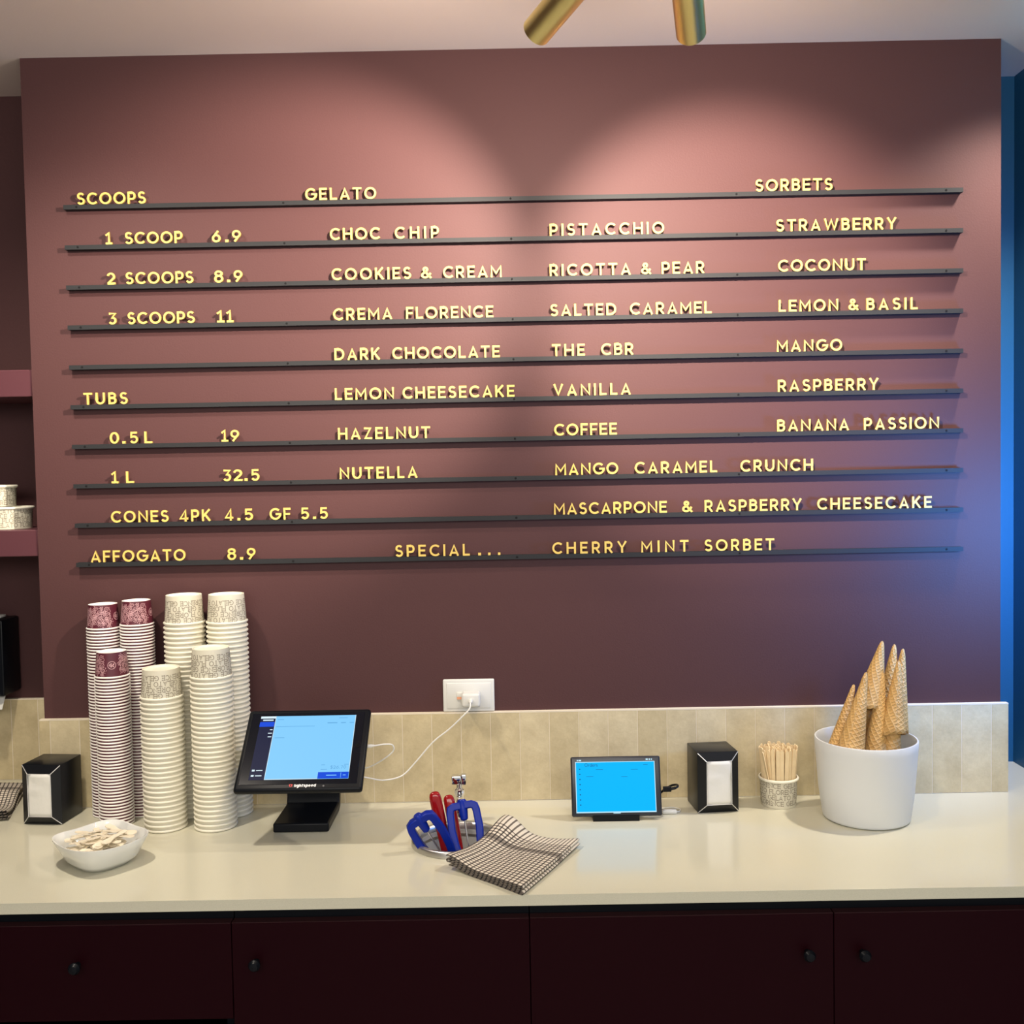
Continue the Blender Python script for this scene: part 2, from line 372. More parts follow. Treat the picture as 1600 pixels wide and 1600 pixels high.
def tiles(name, x0, x1, y, z0, z1, label, off=0.0):
    mb = MB(); g = .0016
    mb.box(x0, x1, y-.0113, y-.0002, z0, z1, 1)
    k = math.floor(x0/.0655)
    while k*.0655 < x1:
        a, b = max(x0, k*.0655+g/2), min(x1, (k+1)*.0655-g/2); k += 1
        if b-a > .004: mb.box(a, b, y-.012, y-.0105, z0+.0012, z1-.0014, 0, bev=.0005, seg=1)
    mb.box(x0, x1, y-.0122, y-.0002, z1-.0014, z1+.0012, 1)
    return struct(mb.build(name, [tile_m, grout], ang=30), label)
tiles('trim_1', -1.0715, 1.0855, 0, ZC+.0005, ZC+.1994, 'beige vertical stone tile splashback along the counter')
tiles('trim_2', -2.5, PL-.0008, YB, ZC+.0005, ZC+.1994, 'beige stone tile splashback in the recess at the left')

# counter slab with the round cut-out for the utensil well
WX, WY, WR = -0.128, -0.262, 0.082
def counter():
    x0, x1, y0, y1, z0, z1 = -2.45, XR-.0008, -.5198, YB-.0008, ZC-.0195, ZC
    b = .14; n = 48; mb = MB(); ring = []
    for k in range(n):
        a = 2*PI*k/n; c, s = math.cos(a), math.sin(a); q = b/max(abs(c), abs(s))
        ring.append(((WX+WR*c, WY+WR*s), (WX+q*c, WY+q*s)))
    for z in (z0, z1):
        o = len(mb.v); mb.v += [(p[0][0], p[0][1], z) for p in ring]+[(p[1][0], p[1][1], z) for p in ring]
        for k in range(n): mb.f.append([o+k, o+(k+1) % n, o+n+(k+1) % n, o+n+k]); mb.m.append(0)
        xa, xb, ya, yb = WX-b, WX+b, WY-b, WY+b
        for (p, q, r, s) in ((x0, xa, y0, y1), (xb, x1, y0, y1), (xa, xb, y0, ya), (xa, xb, yb, y1)):
            mb.add([(p, r, z), (q, r, z), (q, s, z), (p, s, z)], [[0, 1, 2, 3]])
    for (p, q) in (((x0, y0), (x1, y0)), ((x1, y0), (x1, y1)), ((x1, y1), (x0, y1)), ((x0, y1), (x0, y0))):
        mb.add([(*p, z0), (*q, z0), (*q, z1), (*p, z1)], [[0, 1, 2, 3]])
    o = len(mb.v); mb.v += [(p[0][0], p[0][1], z0) for p in ring]+[(p[0][0], p[0][1], z1) for p in ring]
    for k in range(n): mb.f.append([o+k, o+(k+1) % n, o+n+(k+1) % n, o+n+k]); mb.m.append(0)
    o = mb.build('countertop', quartz, ang=20)
    return tag(o, 'long cream stone countertop in front of the menu wall', 'counter')
counter()

# cabinets under the counter
YF = -.500
xs = [on_y(p, 1480, YF).x for p in (-120, 362, 828, 1303, 1778)]
ZD = on_y(0, 1448, YF).z
def knob_mb():
    return MB().lathe([(.0001, 0), (.005, 0), (.0045, .008), (.0095, .012), (.0105, .018), (.007, .0235), (.0001, .0245)], 20).xf(Matrix.Rotation(PI/2, 4, 'X'))
knob_me = knob_mb().mesh('knob', black)
def carcass(root, a, b):
    m = MB(); y0_, y1_, z1_ = YF+.021, YB-.01, ZC-.021
    m.box(a+.001, a+.018, y0_, y1_, .10, z1_).box(b-.018, b-.001, y0_, y1_, .10, z1_).box(a+.018, b-.018, y1_-.012, y1_, .10, z1_).box(a+.018, b-.018, y0_, y1_-.012, .10, .118)
    m.box(a+.018, b-.018, y0_, y0_+.018, z1_-.07, z1_).build('carcass', black, root)
    MB().box(a+.001, b-.001, YF+.07, YF+.09, 0, .099).build('kickboard', black, root)
def front(root, name, a, b, z0, z1, kx, kz, label=None):
    mb = MB().box(a+.0007, b-.0007, YF, YF+.019, z0, z1-.0012, 0, bev=.0008, seg=1)
    mb.box(a+.0011, b-.0011, YF+.0004, YF+.019, z1-.0012, z1, 1)
    p = mb.build(name, [lam, lam_edge], root)
    kp = on_y(kx, kz, YF)
    link('knob', knob_me, p, (kp.x, YF, kp.z))
    return p
def cab(a, b, label):
    o = thing('base_cabinet', label, 'cabinet', group='burgundy cabinets under the counter'); carcass(o, a, b); return o
c1 = cab(xs[0], xs[1], 'burgundy drawer cabinet under the left end of the counter, below the white spoon dish')
zdb = on_y(240, 1594, YF).z
front(c1, 'drawer', xs[0], xs[1], zdb, ZD, 122, 1507)
p = MB().box(xs[0]+.0012, xs[1]-.0012, YF, YF+.019, .11, zdb-.02, 0, bev=.0008).build('drawer', [lam], c1)
c2 = cab(xs[1], xs[2], 'burgundy single-door cabinet under the register and the utensil well')
front(c2, 'door', xs[1], xs[2], .11, ZD, 401, 1502)
c3 = cab(xs[2], xs[4] if xs[4] < XR-.01 else XR-.012, 'burgundy double-door cabinet under the right half of the counter')
front(c3, 'door', xs[2], xs[3], .11, ZD, 1261, 1487)
front(c3, 'door', xs[3], min(xs[4], XR-.012), .11, ZD, 1347, 1487)
c4 = cab(-2.45, xs[0]-.001, 'burgundy end cabinet beyond the left edge of the photo')
MB().box(-2.44, xs[0]-.003, YF, YF+.019, .11, ZD).build('door', lam, c4)

# shelves in the recess
for zt, zb, lab in ((ZC+.979, ZC+.920, 'upper maroon shelf in the recess left of the menu'), (ZC+.624, ZC+.565, 'lower maroon shelf in the recess holding two paper tubs')):
    o = MB().box(-2.2, PL-.002, .004, YB-.001, zb, zt, 0, bev=.0015, seg=1).build('wall_shelf', shelf_m)
    tag(o, lab, 'shelf', 'maroon shelves in the recess')

# ------------------------------------------------------------------ menu rails and letters
RL, RR, Z0, DZ = -0.97447, 0.98379, ZC+1.32758, .0869
RAILZ = [Z0-i*DZ for i in range(10)]
prof = [(0, -.0048), (-.016, -.0048), (-.016, .0048), (-.0138, .0048), (-.0138, .0026), (-.0052, .0026), (-.0052, .0048), (0, .0048)]
rail_me = MB().prism(prof, RL, RR, lambda p, q, x: (x, p, q)).mesh('rail_body', rail_m, 30)
screw_me = MB().lathe([(.0001, -.0002), (.0024, -.0002), (.0024, .0006), (.0001, .0009)], 12).xf(Matrix.Rotation(PI/2, 4, 'X')).mesh('screw', mat('dull_screw', (.012, .012, .013), .8, spec=.05))
what = ['headings row', '1 SCOOP row', '2 SCOOPS row', '3 SCOOPS row', 'DARK CHOCOLATE row', 'TUBS row', 'HAZELNUT row', 'NUTELLA row', 'CONES row', 'AFFOGATO row']
for i, z in enumerate(RAILZ):
    r = thing('letter_rail', 'slim black letter rail, %s from the top, carrying the %s' % (ORD[i], what[i]), 'rail', (0, -.0002, z), group='black letter rails of the menu')
    link('rail_body', rail_me, r)
    for sx in (134, 453, 803, 1151, 1474):
        link('screw', screw_me, r, (on_y(sx, 600, 0).x, -.016, 0))
CAP = .0258
LETTER = {}
def letter_mesh(ch):
    if ch not in LETTER:
        w, st = BOLD[ch]; mb = MB()
        for k, s_ in enumerate(st):
            letter_solid(mb, [s_], HB if ch != '.' else .11, lambda x, y, d, k=k: ((x-w/2)*CAP, d-.0001*k, y*CAP), .0045+.0002*k)
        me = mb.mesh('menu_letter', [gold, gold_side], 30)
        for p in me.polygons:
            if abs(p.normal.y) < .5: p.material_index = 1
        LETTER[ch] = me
    return LETTER[ch]
MENU = [
 (0, 'SCOOPS', 120, 227.5), (0, 'GELATO', 477, 588), (0, 'SORBETS', 1180.5, 1301),
 (1, '1', 164, 175.5), (1, 'SCOOP', 195, 285), (1, '6.9', [(331, 344.5), (351, 357.5), (362.5, 376.3)]),
 (2, '2', 166.5, 180), (2, 'SCOOPS', 196, 302), (2, '8.9', [(334.5, 348.7), (354, 360), (365, 378.7)]),
 (3, '3', 169, 182), (3, 'SCOOPS', 199, 304), (3, '11', [(338, 351), (353, 365)]),
 (5, 'TUBS', 130, 199), (6, '0.5', [(171, 185.6), (190, 196), (202.4, 215)]), (6, 'L', 224.6, 238), (6, '19', 345, 373.4),
 (7, '1', 173, 185), (7, 'L', 196.4, 209), (7, '32.5', [(348, 361), (363.5, 379), (381, 387), (392, 405)]),
 (8, 'CONES', 173, 263), (8, '4', 280, 293.6), (8, 'PK', 298.4, 329), (8, '4.5', [(351, 364), (370, 375.5), (381.5, 395)]), (8, 'GF', 421, 454), (8, '5.5', [(470, 482.6), (488, 494), (499.4, 512)]),
 (9, 'AFFOGATO', 141, 289.4), (9, '8.9', [(355, 368.6), (374, 380), (385.4, 399)]),
 (1, 'CHOC', 515.5, 594), (1, 'CHIP', 617, 686), (2, 'COOKIES', 518, 642.5), (2, '&', 658, 675), (2, 'CREAM', 692.5, 784),
 (3, 'CREMA', 520.5, 613), (3, 'FLORENCE', 634.5, 771), (4, 'DARK', 522.5, 594), (4, 'CHOCOLATE', 613, 781),
 (5, 'LEMON', 523, 615.5), (5, 'CHEESECAKE', 629, 804), (6, 'HAZELNUT', 528, 672), (7, 'NUTELLA', 530.5, 652.5),
 (9, 'SPECIAL', 617.5, 734), (9, '...', [(746.5, 752), (762, 766.8), (777.5, 782.3)]),
 (1, 'PISTACCHIO', 859, 1038), (2, 'RICOTTA', 859, 986), (2, '&', 1002, 1018), (2, 'PEAR', 1034, 1101), (3, 'SALTED', 860, 963), (3, 'CARAMEL', 984.5, 1112),
 (4, 'THE', 862.5, 914), (4, 'CBR', 939.5, 990), (5, 'VANILLA', 864.5, 986), (6, 'COFFEE', 866, 964), (7, 'MANGO', 867.5, 966), (7, 'CARAMEL', 992, 1120.5), (7, 'CRUNCH', 1157, 1270.5),
 (8, 'MASCARPONE', 865.5, 1042), (8, '&', 1066, 1082.5), (8, 'RASPBERRY', 1101, 1253), (8, 'CHEESECAKE', 1277, 1456), (9, 'CHERRY', 863, 979.5), (9, 'MINT', 1002, 1076), (9, 'SORBET', 1101, 1210),
 (1, 'STRAWBERRY', 1213, 1401), (2, 'COCONUT', 1216, 1353), (3, 'LEMON', 1217, 1310), (3, '&', 1326, 1342), (3, 'BASIL', 1354, 1434), (4, 'MANGO', 1214, 1316), (5, 'RASPBERRY', 1215.5, 1373), (6, 'BANANA', 1214.5, 1327), (6, 'PASSION', 1350, 1467.5)]
after = {}
for it in MENU:
    row, text = it[0], it[1]; zb = RAILZ[row]+.0051; yl = -.0153
    pyr = 310+row*61                                        # menu rows step down the wall
    X = lambda px: on_y(px, pyr, yl).x
    if isinstance(it[2], list):
        cs = [((X(a)+X(b))/2, (X(b)-X(a))) for a, b in it[2]]
    else:
        a, b = X(it[2]), X(it[3]); ws = [BOLD[c][0]*CAP for c in text]; n = len(text)
        f = 1.0
        if n > 1:
            gap = (b-a-sum(ws))/(n-1)
            if gap < .0022: f = (b-a-.0022*(n-1))/sum(ws); gap = .0022
        else: f = min(1.12, max(.86, (b-a)/ws[0])); gap = 0; a = (a+b)/2-ws[0]*f/2
        cs = []; x = a
        for w in ws: cs.append((x+w*f/2, w*f)); x += w*f+gap
    for k, ch in enumerate(text):
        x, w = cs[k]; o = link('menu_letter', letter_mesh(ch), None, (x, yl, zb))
        f = w/(BOLD[ch][0]*CAP); o.scale = (max(.6, min(1.15, f)), 1, 1)
        if text == '...': lab = 'small gold full stop, %s of three after SPECIAL on the bottom rail' % ORD[k]
        else:
            nm = 'full stop' if ch == '.' else 'ampersand' if ch == '&' else 'numeral '+ch if ch.isdigit() else 'letter '+ch
            near = ''
            if len(text) == 1:
                prev = [m for m in MENU if m[0] == row and (m[2] if not isinstance(m[2], list) else m[2][0][0]) < it[2]]
                nxt = [m for m in MENU if m[0] == row and (m[2] if not isinstance(m[2], list) else m[2][0][0]) > it[2]]
                pv = max(prev, key=lambda m: m[2] if not isinstance(m[2], list) else m[2][0][0])[1] if prev else None
                nx = min(nxt, key=lambda m: m[2] if not isinstance(m[2], list) else m[2][0][0])[1] if nxt else None
                lab = 'gold %s between %s and %s on the %s rail' % (nm, pv, nx, ORD[row]) if pv and nx else 'gold %s before %s on the %s rail' % (nm, nx, ORD[row])
            else:
                lab = 'gold %s, %s character of %s on the %s rail' % (nm, ORD[k], text, ORD[row])
                if text == 'SCOOPS': lab = 'gold %s, %s character of %s on the %s rail from the top' % (nm, ORD[k], text, ORD[row])
        tag(o, lab, 'letter', 'gold letters standing on the menu rails')

# ------------------------------------------------------------------ spotlights on the ceiling
def spot(end, aim, label, ln=.135):
    d = (Vector(aim)-Vector(end)).normalized(); top = Vector(end)-d*ln
    root = thing('spotlight', label, 'spotlight', (top.x, top.y, ZCEIL), group='brass spotlights on the ceiling')
    q = d.to_track_quat('-Z', 'Y').to_matrix().to_4x4(); base = Vector((top.x, top.y, ZCEIL))
    T = Matrix.Translation(Vector(end)-base) @ q
    r = .0222
    MB().lathe([(r-.002, 0), (r, 0), (r, ln), (r-.002, ln+.002), (.0001, ln+.002)][::1], 40, caps=False).lathe([(r-.002, 0), (r-.002, .045), (.0001, .045)], 40, caps=False).xf(T).build('tube', brass, root)
    MB().lathe([(.0001, .02), (.014, .02), (.017, .012), (.017, .04), (.0001, .0445)], 32).xf(T).build('bulb', mat('lit_bulb', (1, .9, .75), .4, emit=(1, .82, .6), estr=4), root)
    MB().tube([T @ Vector((0, 0, ln*.6)) + Vector((0, -r*.9, 0)), T @ Vector((0, 0, ln*.6)) + Vector((0, -r*.9-.016, .0)), Vector((0, -.035, -.012))], .006, 10).build('arm', brass, root)
    MB().lathe([(.0001, -.016), (.03, -.016), (.03, -.0005), (.0001, -.0005)], 32, c=(0, -.035, 0)).build('ceiling_plate', brass, root)
    p = Vector(end)+d*.004
    lamp('spotlight_light', 'SPOT', p, p+d, SPOT_E, (1.0, .85, .70), spot_size=math.radians(70), spot_blend=.6, shadow_soft_size=.016)
    lamp('spotlight_spill', 'SPOT', p, p+d, SPILL_E, (1.0, .85, .70), spot_size=math.radians(140), spot_blend=1.0, shadow_soft_size=.016)
e1 = on_y(838, 50, -.72); e2 = on_y(1080, 52, -.72)
spot(e1, on_y(500, 455, 0), 'brass tube spotlight tilted down to the left')
spot(e2, on_y(1118, 460, 0), 'brass tube spotlight at the right, hanging nearly straight')

# ------------------------------------------------------------------ paper cups
def cup_mb(rr, rb, h, rt_, th=.0003):
    """upright cup: base at z=0, rolled rim at z=h; materials 0 = wall, 1 = rim and inside"""
    P = [(.0001, .004), (rb-.0022, .004), (rb-.0015, 0), (rb, 0)]
    zi = h-rt_*1.6; P += [(rr-rt_*.9+(rb-(rr-rt_*.9))*(1-zi/h), zi)]
    ms = [1, 1, 1, 0]
    c = (rr-rt_*.75, h-rt_*.8)
    for k in range(7):
        a = math.radians(-80+k*(190/6)); P.append((c[0]+rt_*.75*math.cos(a), c[1]+rt_*.8*math.sin(a))); ms.append(1)
    P += [(rb-th-.0002, .0052), (.0001, .0048)]; ms += [1, 1]
    return MB().lathe(P, 44, ms=ms[:len(P)-1])
def wrap(rr, rb, h, rt_):
    re = rr-rt_*.9
    def fn(s, t, d):
        r = rb+(re-rb)*t/h; a = s/((rb+re)/2); return ((r-d+.00018)*math.cos(a), (r-d+.00018)*math.sin(a), t)
    return fn
HS = .055
SERIF = glyphs(HS)
def serif_strokes(st):
    out = list(st)
    for s in st:
        for p, q in ((s[0], s[1]), (s[-1], s[-2])):
            if abs(p[0]-s[0][0]) < 1e-9 and len(s) > 8 and (Vector(s[0])-Vector(s[-1])).length < 1e-6: continue
            if abs(p[0]-q[0]) < .35*abs(p[1]-q[1]): out.append([(p[0]-.13, min(max(p[1], .02), .98)), (p[0]+.13, min(max(p[1], .02), .98))])
            elif abs(p[1]-q[1]) < .02 and len(s) == 2 and p[0] > .4: out.append([(p[0], p[1]-.12), (p[0], p[1]+.12)])
    return out
def florence(mb, rr, rb, h, rt_, rows, ch, pitch, z0, start=None):
    fn = wrap(rr, rb, h, rt_); circ = 2*PI*((rr+rb)/2-.002)
    if start is None: start = -circ/2
    for i in range(rows):
        txt = 'FLORENCE GELATO ' if i % 2 else 'GELATO FLORENCE '
        x = start+i*ch*1.7; end = x+circ-ch*1.1; k = 0; y = z0+i*pitch
        while True:
            c = txt[k % len(txt)]; w, st = SERIF[c]; w2 = (w+.17)*ch*.9
            if x+w2 > end: break
            letter_solid(mb, [[(x+p*ch*.9, y+q*ch) for p, q in s] for s in serif_strokes(st)], HS*ch*1.25, fn, None, 2); x += w2; k += 1
CR, CB, CH_, CT = .0445, .0375, .062, .0033
cream_plain = cup_mb(CR, CB, CH_, CT).mesh('paper_cup', [cream_p, cream_rim])
m_ = cup_mb(CR, CB, CH_, CT); florence(m_, CR, CB, CH_, CT, 4, .0100, .0122, .0105)
cream_print = m_.mesh('paper_cup', [cream_p, cream_rim, print_grey])
BR, BB, BH, BT = .0362, .0298, .053, .0022
burg_plain = cup_mb(BR, BB, BH, BT).mesh('paper_cup', [burg_p, white_p])
m_ = cup_mb(BR, BB, BH, BT); fnb = wrap(BR, BB, BH, BT); rm = (BB+BR-BT*.9)/2
def stroke(pts, h): letter_solid(m_, [pts], h, fnb, None, 2)
rs = random.Random(4)
LOGO_A = 0.0
for i in range(120):                                                        # scrolling damask print
    a = (i*0.6180339*2*PI) % (2*PI); s = a*rm; t = .006+.038*((i*0.7548776) % 1)
    da = (a-LOGO_A+PI) % (2*PI)-PI
    if abs(da) < .52: continue
    dirn = rs.choice((-1, 1)); r0 = rs.uniform(.0035, .0062); ph = rs.uniform(0, 360)
    stroke([(s+r0*(1-.82*k/22)*math.cos(math.radians(ph+dirn*k*26)), t+r0*(1-.82*k/22)*math.sin(math.radians(ph+dirn*k*26))) for k in range(23)], .00042)
    for j in range(3):
        b = math.radians(ph+dirn*j*-45-90); p0 = (s+r0*math.cos(b), t+r0*math.sin(b))
        stroke([(p0[0]+.0032*q*math.cos(b+q*.9), p0[1]+.0032*q*math.sin(b+q*.9)) for q in (0, .35, .7, 1)], .00058-.0001*j)
for sg in (-1, 1):
    stroke([(sg*(.0168+.0016*math.sin(k*1.05)), .005+.0019*k) for k in range(22)], .0004)
stroke(arc(0, .0255, .0079, .0079, 0, 360, 36), .00055)
stroke([(-.0045, .027), (-.0035, .029), (-.0018, .0275), (-.003, .023), (-.0047, .0225), (-.004, .0245), (.0, .027), (.0015, .030)], .0006)
stroke([(.0015, .030), (.0005, .0225), (.002, .0205)], .0006)
stroke([(.0012, .0255), (.0035, .0275), (.005, .0255), (.0035, .0232), (.0018, .024)], .0006)
burg_print = m_.mesh('paper_cup', [burg_p, white_p, print_pink])

def stack(x, y, n, pitch, h, plain, printed, where, kind, group, face):
    for k in range(n):
        top = k == n-1
        o = link('paper_cup', printed if top else plain, None, (x+random.uniform(-.0001, .0001), y+random.uniform(-.0001, .0001), ZC+.0004+k*pitch+h), (PI, 0, face if top else random.uniform(0, 6)))
        tag(o, ('topmost upside-down %s paper cup of the %s' if top else '%s paper cup nested below the top of the %s') % (kind, where), 'cup', group)
cx = lambda px, py: on_z(px, py, 0).x
CP, BP = .0102, .0066
yf_c, yr_c = -.187+CR, -.0135-CR
def ncount(ztop, h, pitch): return int(round((ztop-h)/pitch))+1
top = lambda px, py, y: on_y(px, py, y).z-ZC
F = -PI/2                                     # turn the print to face the shop
stack(cx(266, 1285), yf_c, ncount(top(262, 1043, yf_c), CH_, CP), CP, CH_, cream_plain, cream_print, 'shortest cream stack', 'cream', 'cream gelato cups stacked upside down', F+.35)
stack(cx(342, 1285), yf_c, ncount(top(337, 1011, yf_c), CH_, CP), CP, CH_, cream_plain, cream_print, 'front cream stack beside the register', 'cream', 'cream gelato cups stacked upside down', F+.6)
x3 = on_y(287, 929, yr_c).x; x4 = x3+.0925
stack(x3, yr_c, ncount(top(288, 929, yr_c), CH_, CP), CP, CH_, cream_plain, cream_print, 'tall stack behind the shortest cream one', 'cream', 'cream gelato cups stacked upside down', F+.1)
stack(x4, yr_c, ncount(top(352, 929, yr_c), CH_, CP), CP, CH_, cream_plain, cream_print, 'tall rear stack beside the register', 'cream', 'cream gelato cups stacked upside down', F+.8)
yr_b = -.0135-BR; yf_b = yr_b-.0655
xb2 = on_y(213, 941, yr_b).x; xb1 = xb2-.0732
stack(on_y(174, 1016, yf_b).x, yf_b, ncount(top(173, 1017, yf_b), BH, BP), BP, BH, burg_plain, burg_print, 'short front burgundy stack', 'burgundy', 'burgundy gelato cups stacked upside down', F+.37)
stack(xb1, yr_b, ncount(top(163, 942, yr_b), BH, BP), BP, BH, burg_plain, burg_print, 'rear left burgundy stack', 'burgundy', 'burgundy gelato cups stacked upside down', F+1.35)
stack(xb2, yr_b, ncount(top(213, 939, yr_b), BH, BP), BP, BH, burg_plain, burg_print, 'rear right burgundy stack', 'burgundy', 'burgundy gelato cups stacked upside down', F+1.5)
# the two tubs on the lower shelf
def tub(x, y, z, rr, rb, h, label, start):
    mb = cup_mb(rr, rb, h, .0042); florence(mb, rr, rb, h, .0042, 4, .0096, (h-.008)/4, .004, start)
    tag(link('paper_tub', mb.mesh('paper_tub', [cream_p, cream_rim, print_grey]), None, (x, y, z), (0, 0, F)), label, 'tub', 'paper tubs on the lower shelf')
zs = ZC+.6243
xr1 = on_y(50, 790, .09).x; xr2 = on_y(24.5, 754, .09).x
tub(xr1-.062, .09, zs, .062, .056, .051, 'wide lettered paper tub standing on the lower shelf', -.12)
tub(xr2-.047, .09, zs+.0515, .047, .042, .049, 'smaller lettered paper tub on top of the wide one', -.05)

# ------------------------------------------------------------------ napkin dispensers
def dispenser(loc, rotz, w, d, h, label):
    r = thing('napkin_dispenser', label, 'dispenser', loc, rotz, 'black napkin dispensers on the counter')
    fw_ = .0175; ins = .010
    mb = MB(); mb.box(-w/2, w/2, ins, d, .0005, h, 0, bev=.0015)
    mb.build('body', black_mt, r)
    o = [(-w/2, 0.0005), (w/2, 0.0005), (w/2, h), (-w/2, h)]; i_ = [(-w/2+fw_, fw_+.002), (w/2-fw_, fw_+.002), (w/2-fw_, h-fw_), (-w/2+fw_, h-fw_)]
    mb = MB(); vs = [(x, ins, z) for x, z in o]+[(x, 0, z) for x, z in i_]+[(x, .004, z) for x, z in i_]
    mb.add(vs, [[k, (k+1) % 4, 4+(k+1) % 4, 4+k] for k in range(4)]+[[4+k, 4+(k+1) % 4, 8+(k+1) % 4, 8+k] for k in range(4)])
    fr = mb.build('bezel', black_mt, r, ang=10)
    mb = MB()
    for k in range(4):
        a = Vector((o[k][0]*.985, ins-.0006, o[k][1]+(.001 if k < 2 else -.001))); b = Vector((i_[k][0], -.0006, i_[k][1]))
        mb.tube([a, b], .0009, 6)
        c = Vector((i_[(k+1) % 4][0], -.0004, i_[(k+1) % 4][1])); mb.tube([b, c], .0007, 6)
    mb.build('silver_trim', silver, fr)['label'] = 'silver trim along the mitred corners'
    n = 12; mb = MB(); vs = []; rn = random.Random(int(loc[0]*100))
    for a in range(n+1):
        for b in range(n+1):
            x = i_[0][0]+(i_[1][0]-i_[0][0])*a/n; z = i_[0][1]+(i_[2][1]-i_[0][1])*b/n
            f = b/n; y = .003-(.0035 if f > .58 else .0015)*math.sin(PI*min(1, max(0, (a/n))))+.0012*math.sin(9*f+3*a/n)*(f > .55)
            vs.append((x, y, z))
    mb.add(vs, [[i*(n+1)+j, (i+1)*(n+1)+j, (i+1)*(n+1)+j+1, i*(n+1)+j+1] for i in range(n) for j in range(n)])
    o2 = mb.build('napkins', paper, r, ang=60); sm = o2.modifiers.new('thick', 'SOLIDIFY'); sm.thickness = .002; sm.offset = -1
    return r
pa, pb = on_z(33, 1290), on_z(94, 1291)
hL = on_y(60, 1197, (pa.y+pb.y)/2).z-ZC
dispenser((*((pa+pb)/2).xy, ZC), -.10, .087, .094, hL, 'black napkin dispenser at the left end of the counter, beside the burgundy cups')
pa, pb = on_z(1091, 1272), on_z(1158, 1271)
hR = on_y(1125, 1177, -.122).z-ZC
dispenser((*((pa+pb)/2).xy, ZC), .10, .089, .092, hR, 'black napkin dispenser between the small tablet and the stirrer cup')

# ------------------------------------------------------------------ spoon dish
bc = [on_z(p, q, .05) for p, q in ((90, 1305), (193, 1275), (231, 1297), (122, 1333))]
def dish():
    c = sum(bc, Vector())/4; ux = ((bc[1]-bc[0])+(bc[2]-bc[3])).normalized(); lx = ((bc[1]-bc[0]).length+(bc[2]-bc[3]).length)/4
    ang = math.atan2(ux.y, ux.x); uy = Vector((-ux.y, ux.x, 0)); ly = (abs((bc[0]-bc[3]).dot(uy))+abs((bc[1]-bc[2]).dot(uy)))/4
    lx *= 1.05; ly *= 1.36; c = c-uy*.010+Vector((-.003, -.014, 0))
    r = thing('spoon_dish', 'white porcelain dish with a wavy rim, full of small wooden spoons', 'dish', (c.x, c.y, ZC), ang)
    def ring(sx, sy, z, p, wave=0.0, n=64):
        out = []
        for k in range(n):
            a = 2*PI*k/n; ca, sa = math.cos(a), math.sin(a); q = (abs(ca)**p+abs(sa)**p)**(-1/p)
            out.append((sx*q*ca, sy*q*sa, z+wave*-math.cos(4*a)))
        return out
    L = [(.50, .48, .0005, 2.6, 0), (.62, .60, .001, 2.8, 0), (.78, .78, .014, 3.2, 0), (.93, .93, .038, 3.2, .0005), (1.0, 1.0, .050, 3.4, .0016), (1.0, 1.0, .0525, 3.4, .0016), (.965, .955, .052, 3.4, .0016), (.90, .89, .038, 3.2, .0005), (.75, .73, .016, 3.2, 0), (.55, .52, .006, 2.8, 0)]
    mb = MB(); n = 64
    for (a, b, z, p, w) in L: mb.v += ring(lx*a, ly*b, z, p, w)
    for i in range(len(L)-1):
        for k in range(n): mb.f.append([i*n+k, i*n+(k+1) % n, (i+1)*n+(k+1) % n, (i+1)*n+k]); mb.m.append(0)
    mb.f.append(list(range(n))[::-1]); mb.m.append(0); mb.f.append([(len(L)-1)*n+k for k in range(n)]); mb.m.append(0)
    mb.build('bowl', porc, r, ang=60)
    return c, ang, lx, ly
dc, dang, dlx, dly = dish()
def spoon_mesh(ln=.072, t=.0012):
    n = 18; prof_ = []
    for k in range(n+1):
        u = k/n; w = .0042+.0045*math.exp(-((u-.82)/.17)**2)+.0016*math.exp(-((u-.1)/.14)**2)
        if u > .93: w *= math.sqrt(max(0, 1-((u-.93)/.07)**2))*.96+.04
        if u < .04: w *= math.sqrt(max(0, 1-((.04-u)/.04)**2))*.8+.2
        prof_.append((u, w))
    mb = MB()
    for z in (0, t):
        for u, w in prof_:
            zz = z-.0016*math.exp(-((u-.85)/.12)**2)
            mb.v += [(-ln/2+u*ln, -w, zz+.0008*math.exp(-((u-.85)/.12)**2)), (-ln/2+u*ln, 0, zz), (-ln/2+u*ln, w, zz+.0008*math.exp(-((u-.85)/.12)**2))]
    N = 3*(n+1)
    for k in range(n):
        for j in (0, 1):
            a = 3*k+j; mb.f += [[a, a+1, a+4, a+3][::-1], [N+a, N+a+1, N+a+4, N+a+3]]; mb.m += [0, 0]
        a = 3*k; mb.f += [[a, a+3, N+a+3, N+a], [a+2, N+a+2, N+a+5, a+5]]; mb.m += [0, 0]
    mb.f += [[0, N, N+1, 1], [1, N+1, N+2, 2]]; e = 3*n; mb.f += [[e, e+1, N+e+1, N+e], [e+1, e+2, N+e+2, N+e+1]]; mb.m += [0]*4
    return mb.mesh('wooden_spoon', spoon_m, 40)
sp_me = spoon_mesh(.062); rs = random.Random(11)
cdg, sdg = math.cos(dang), math.sin(dang); NSP = 56; k = 0
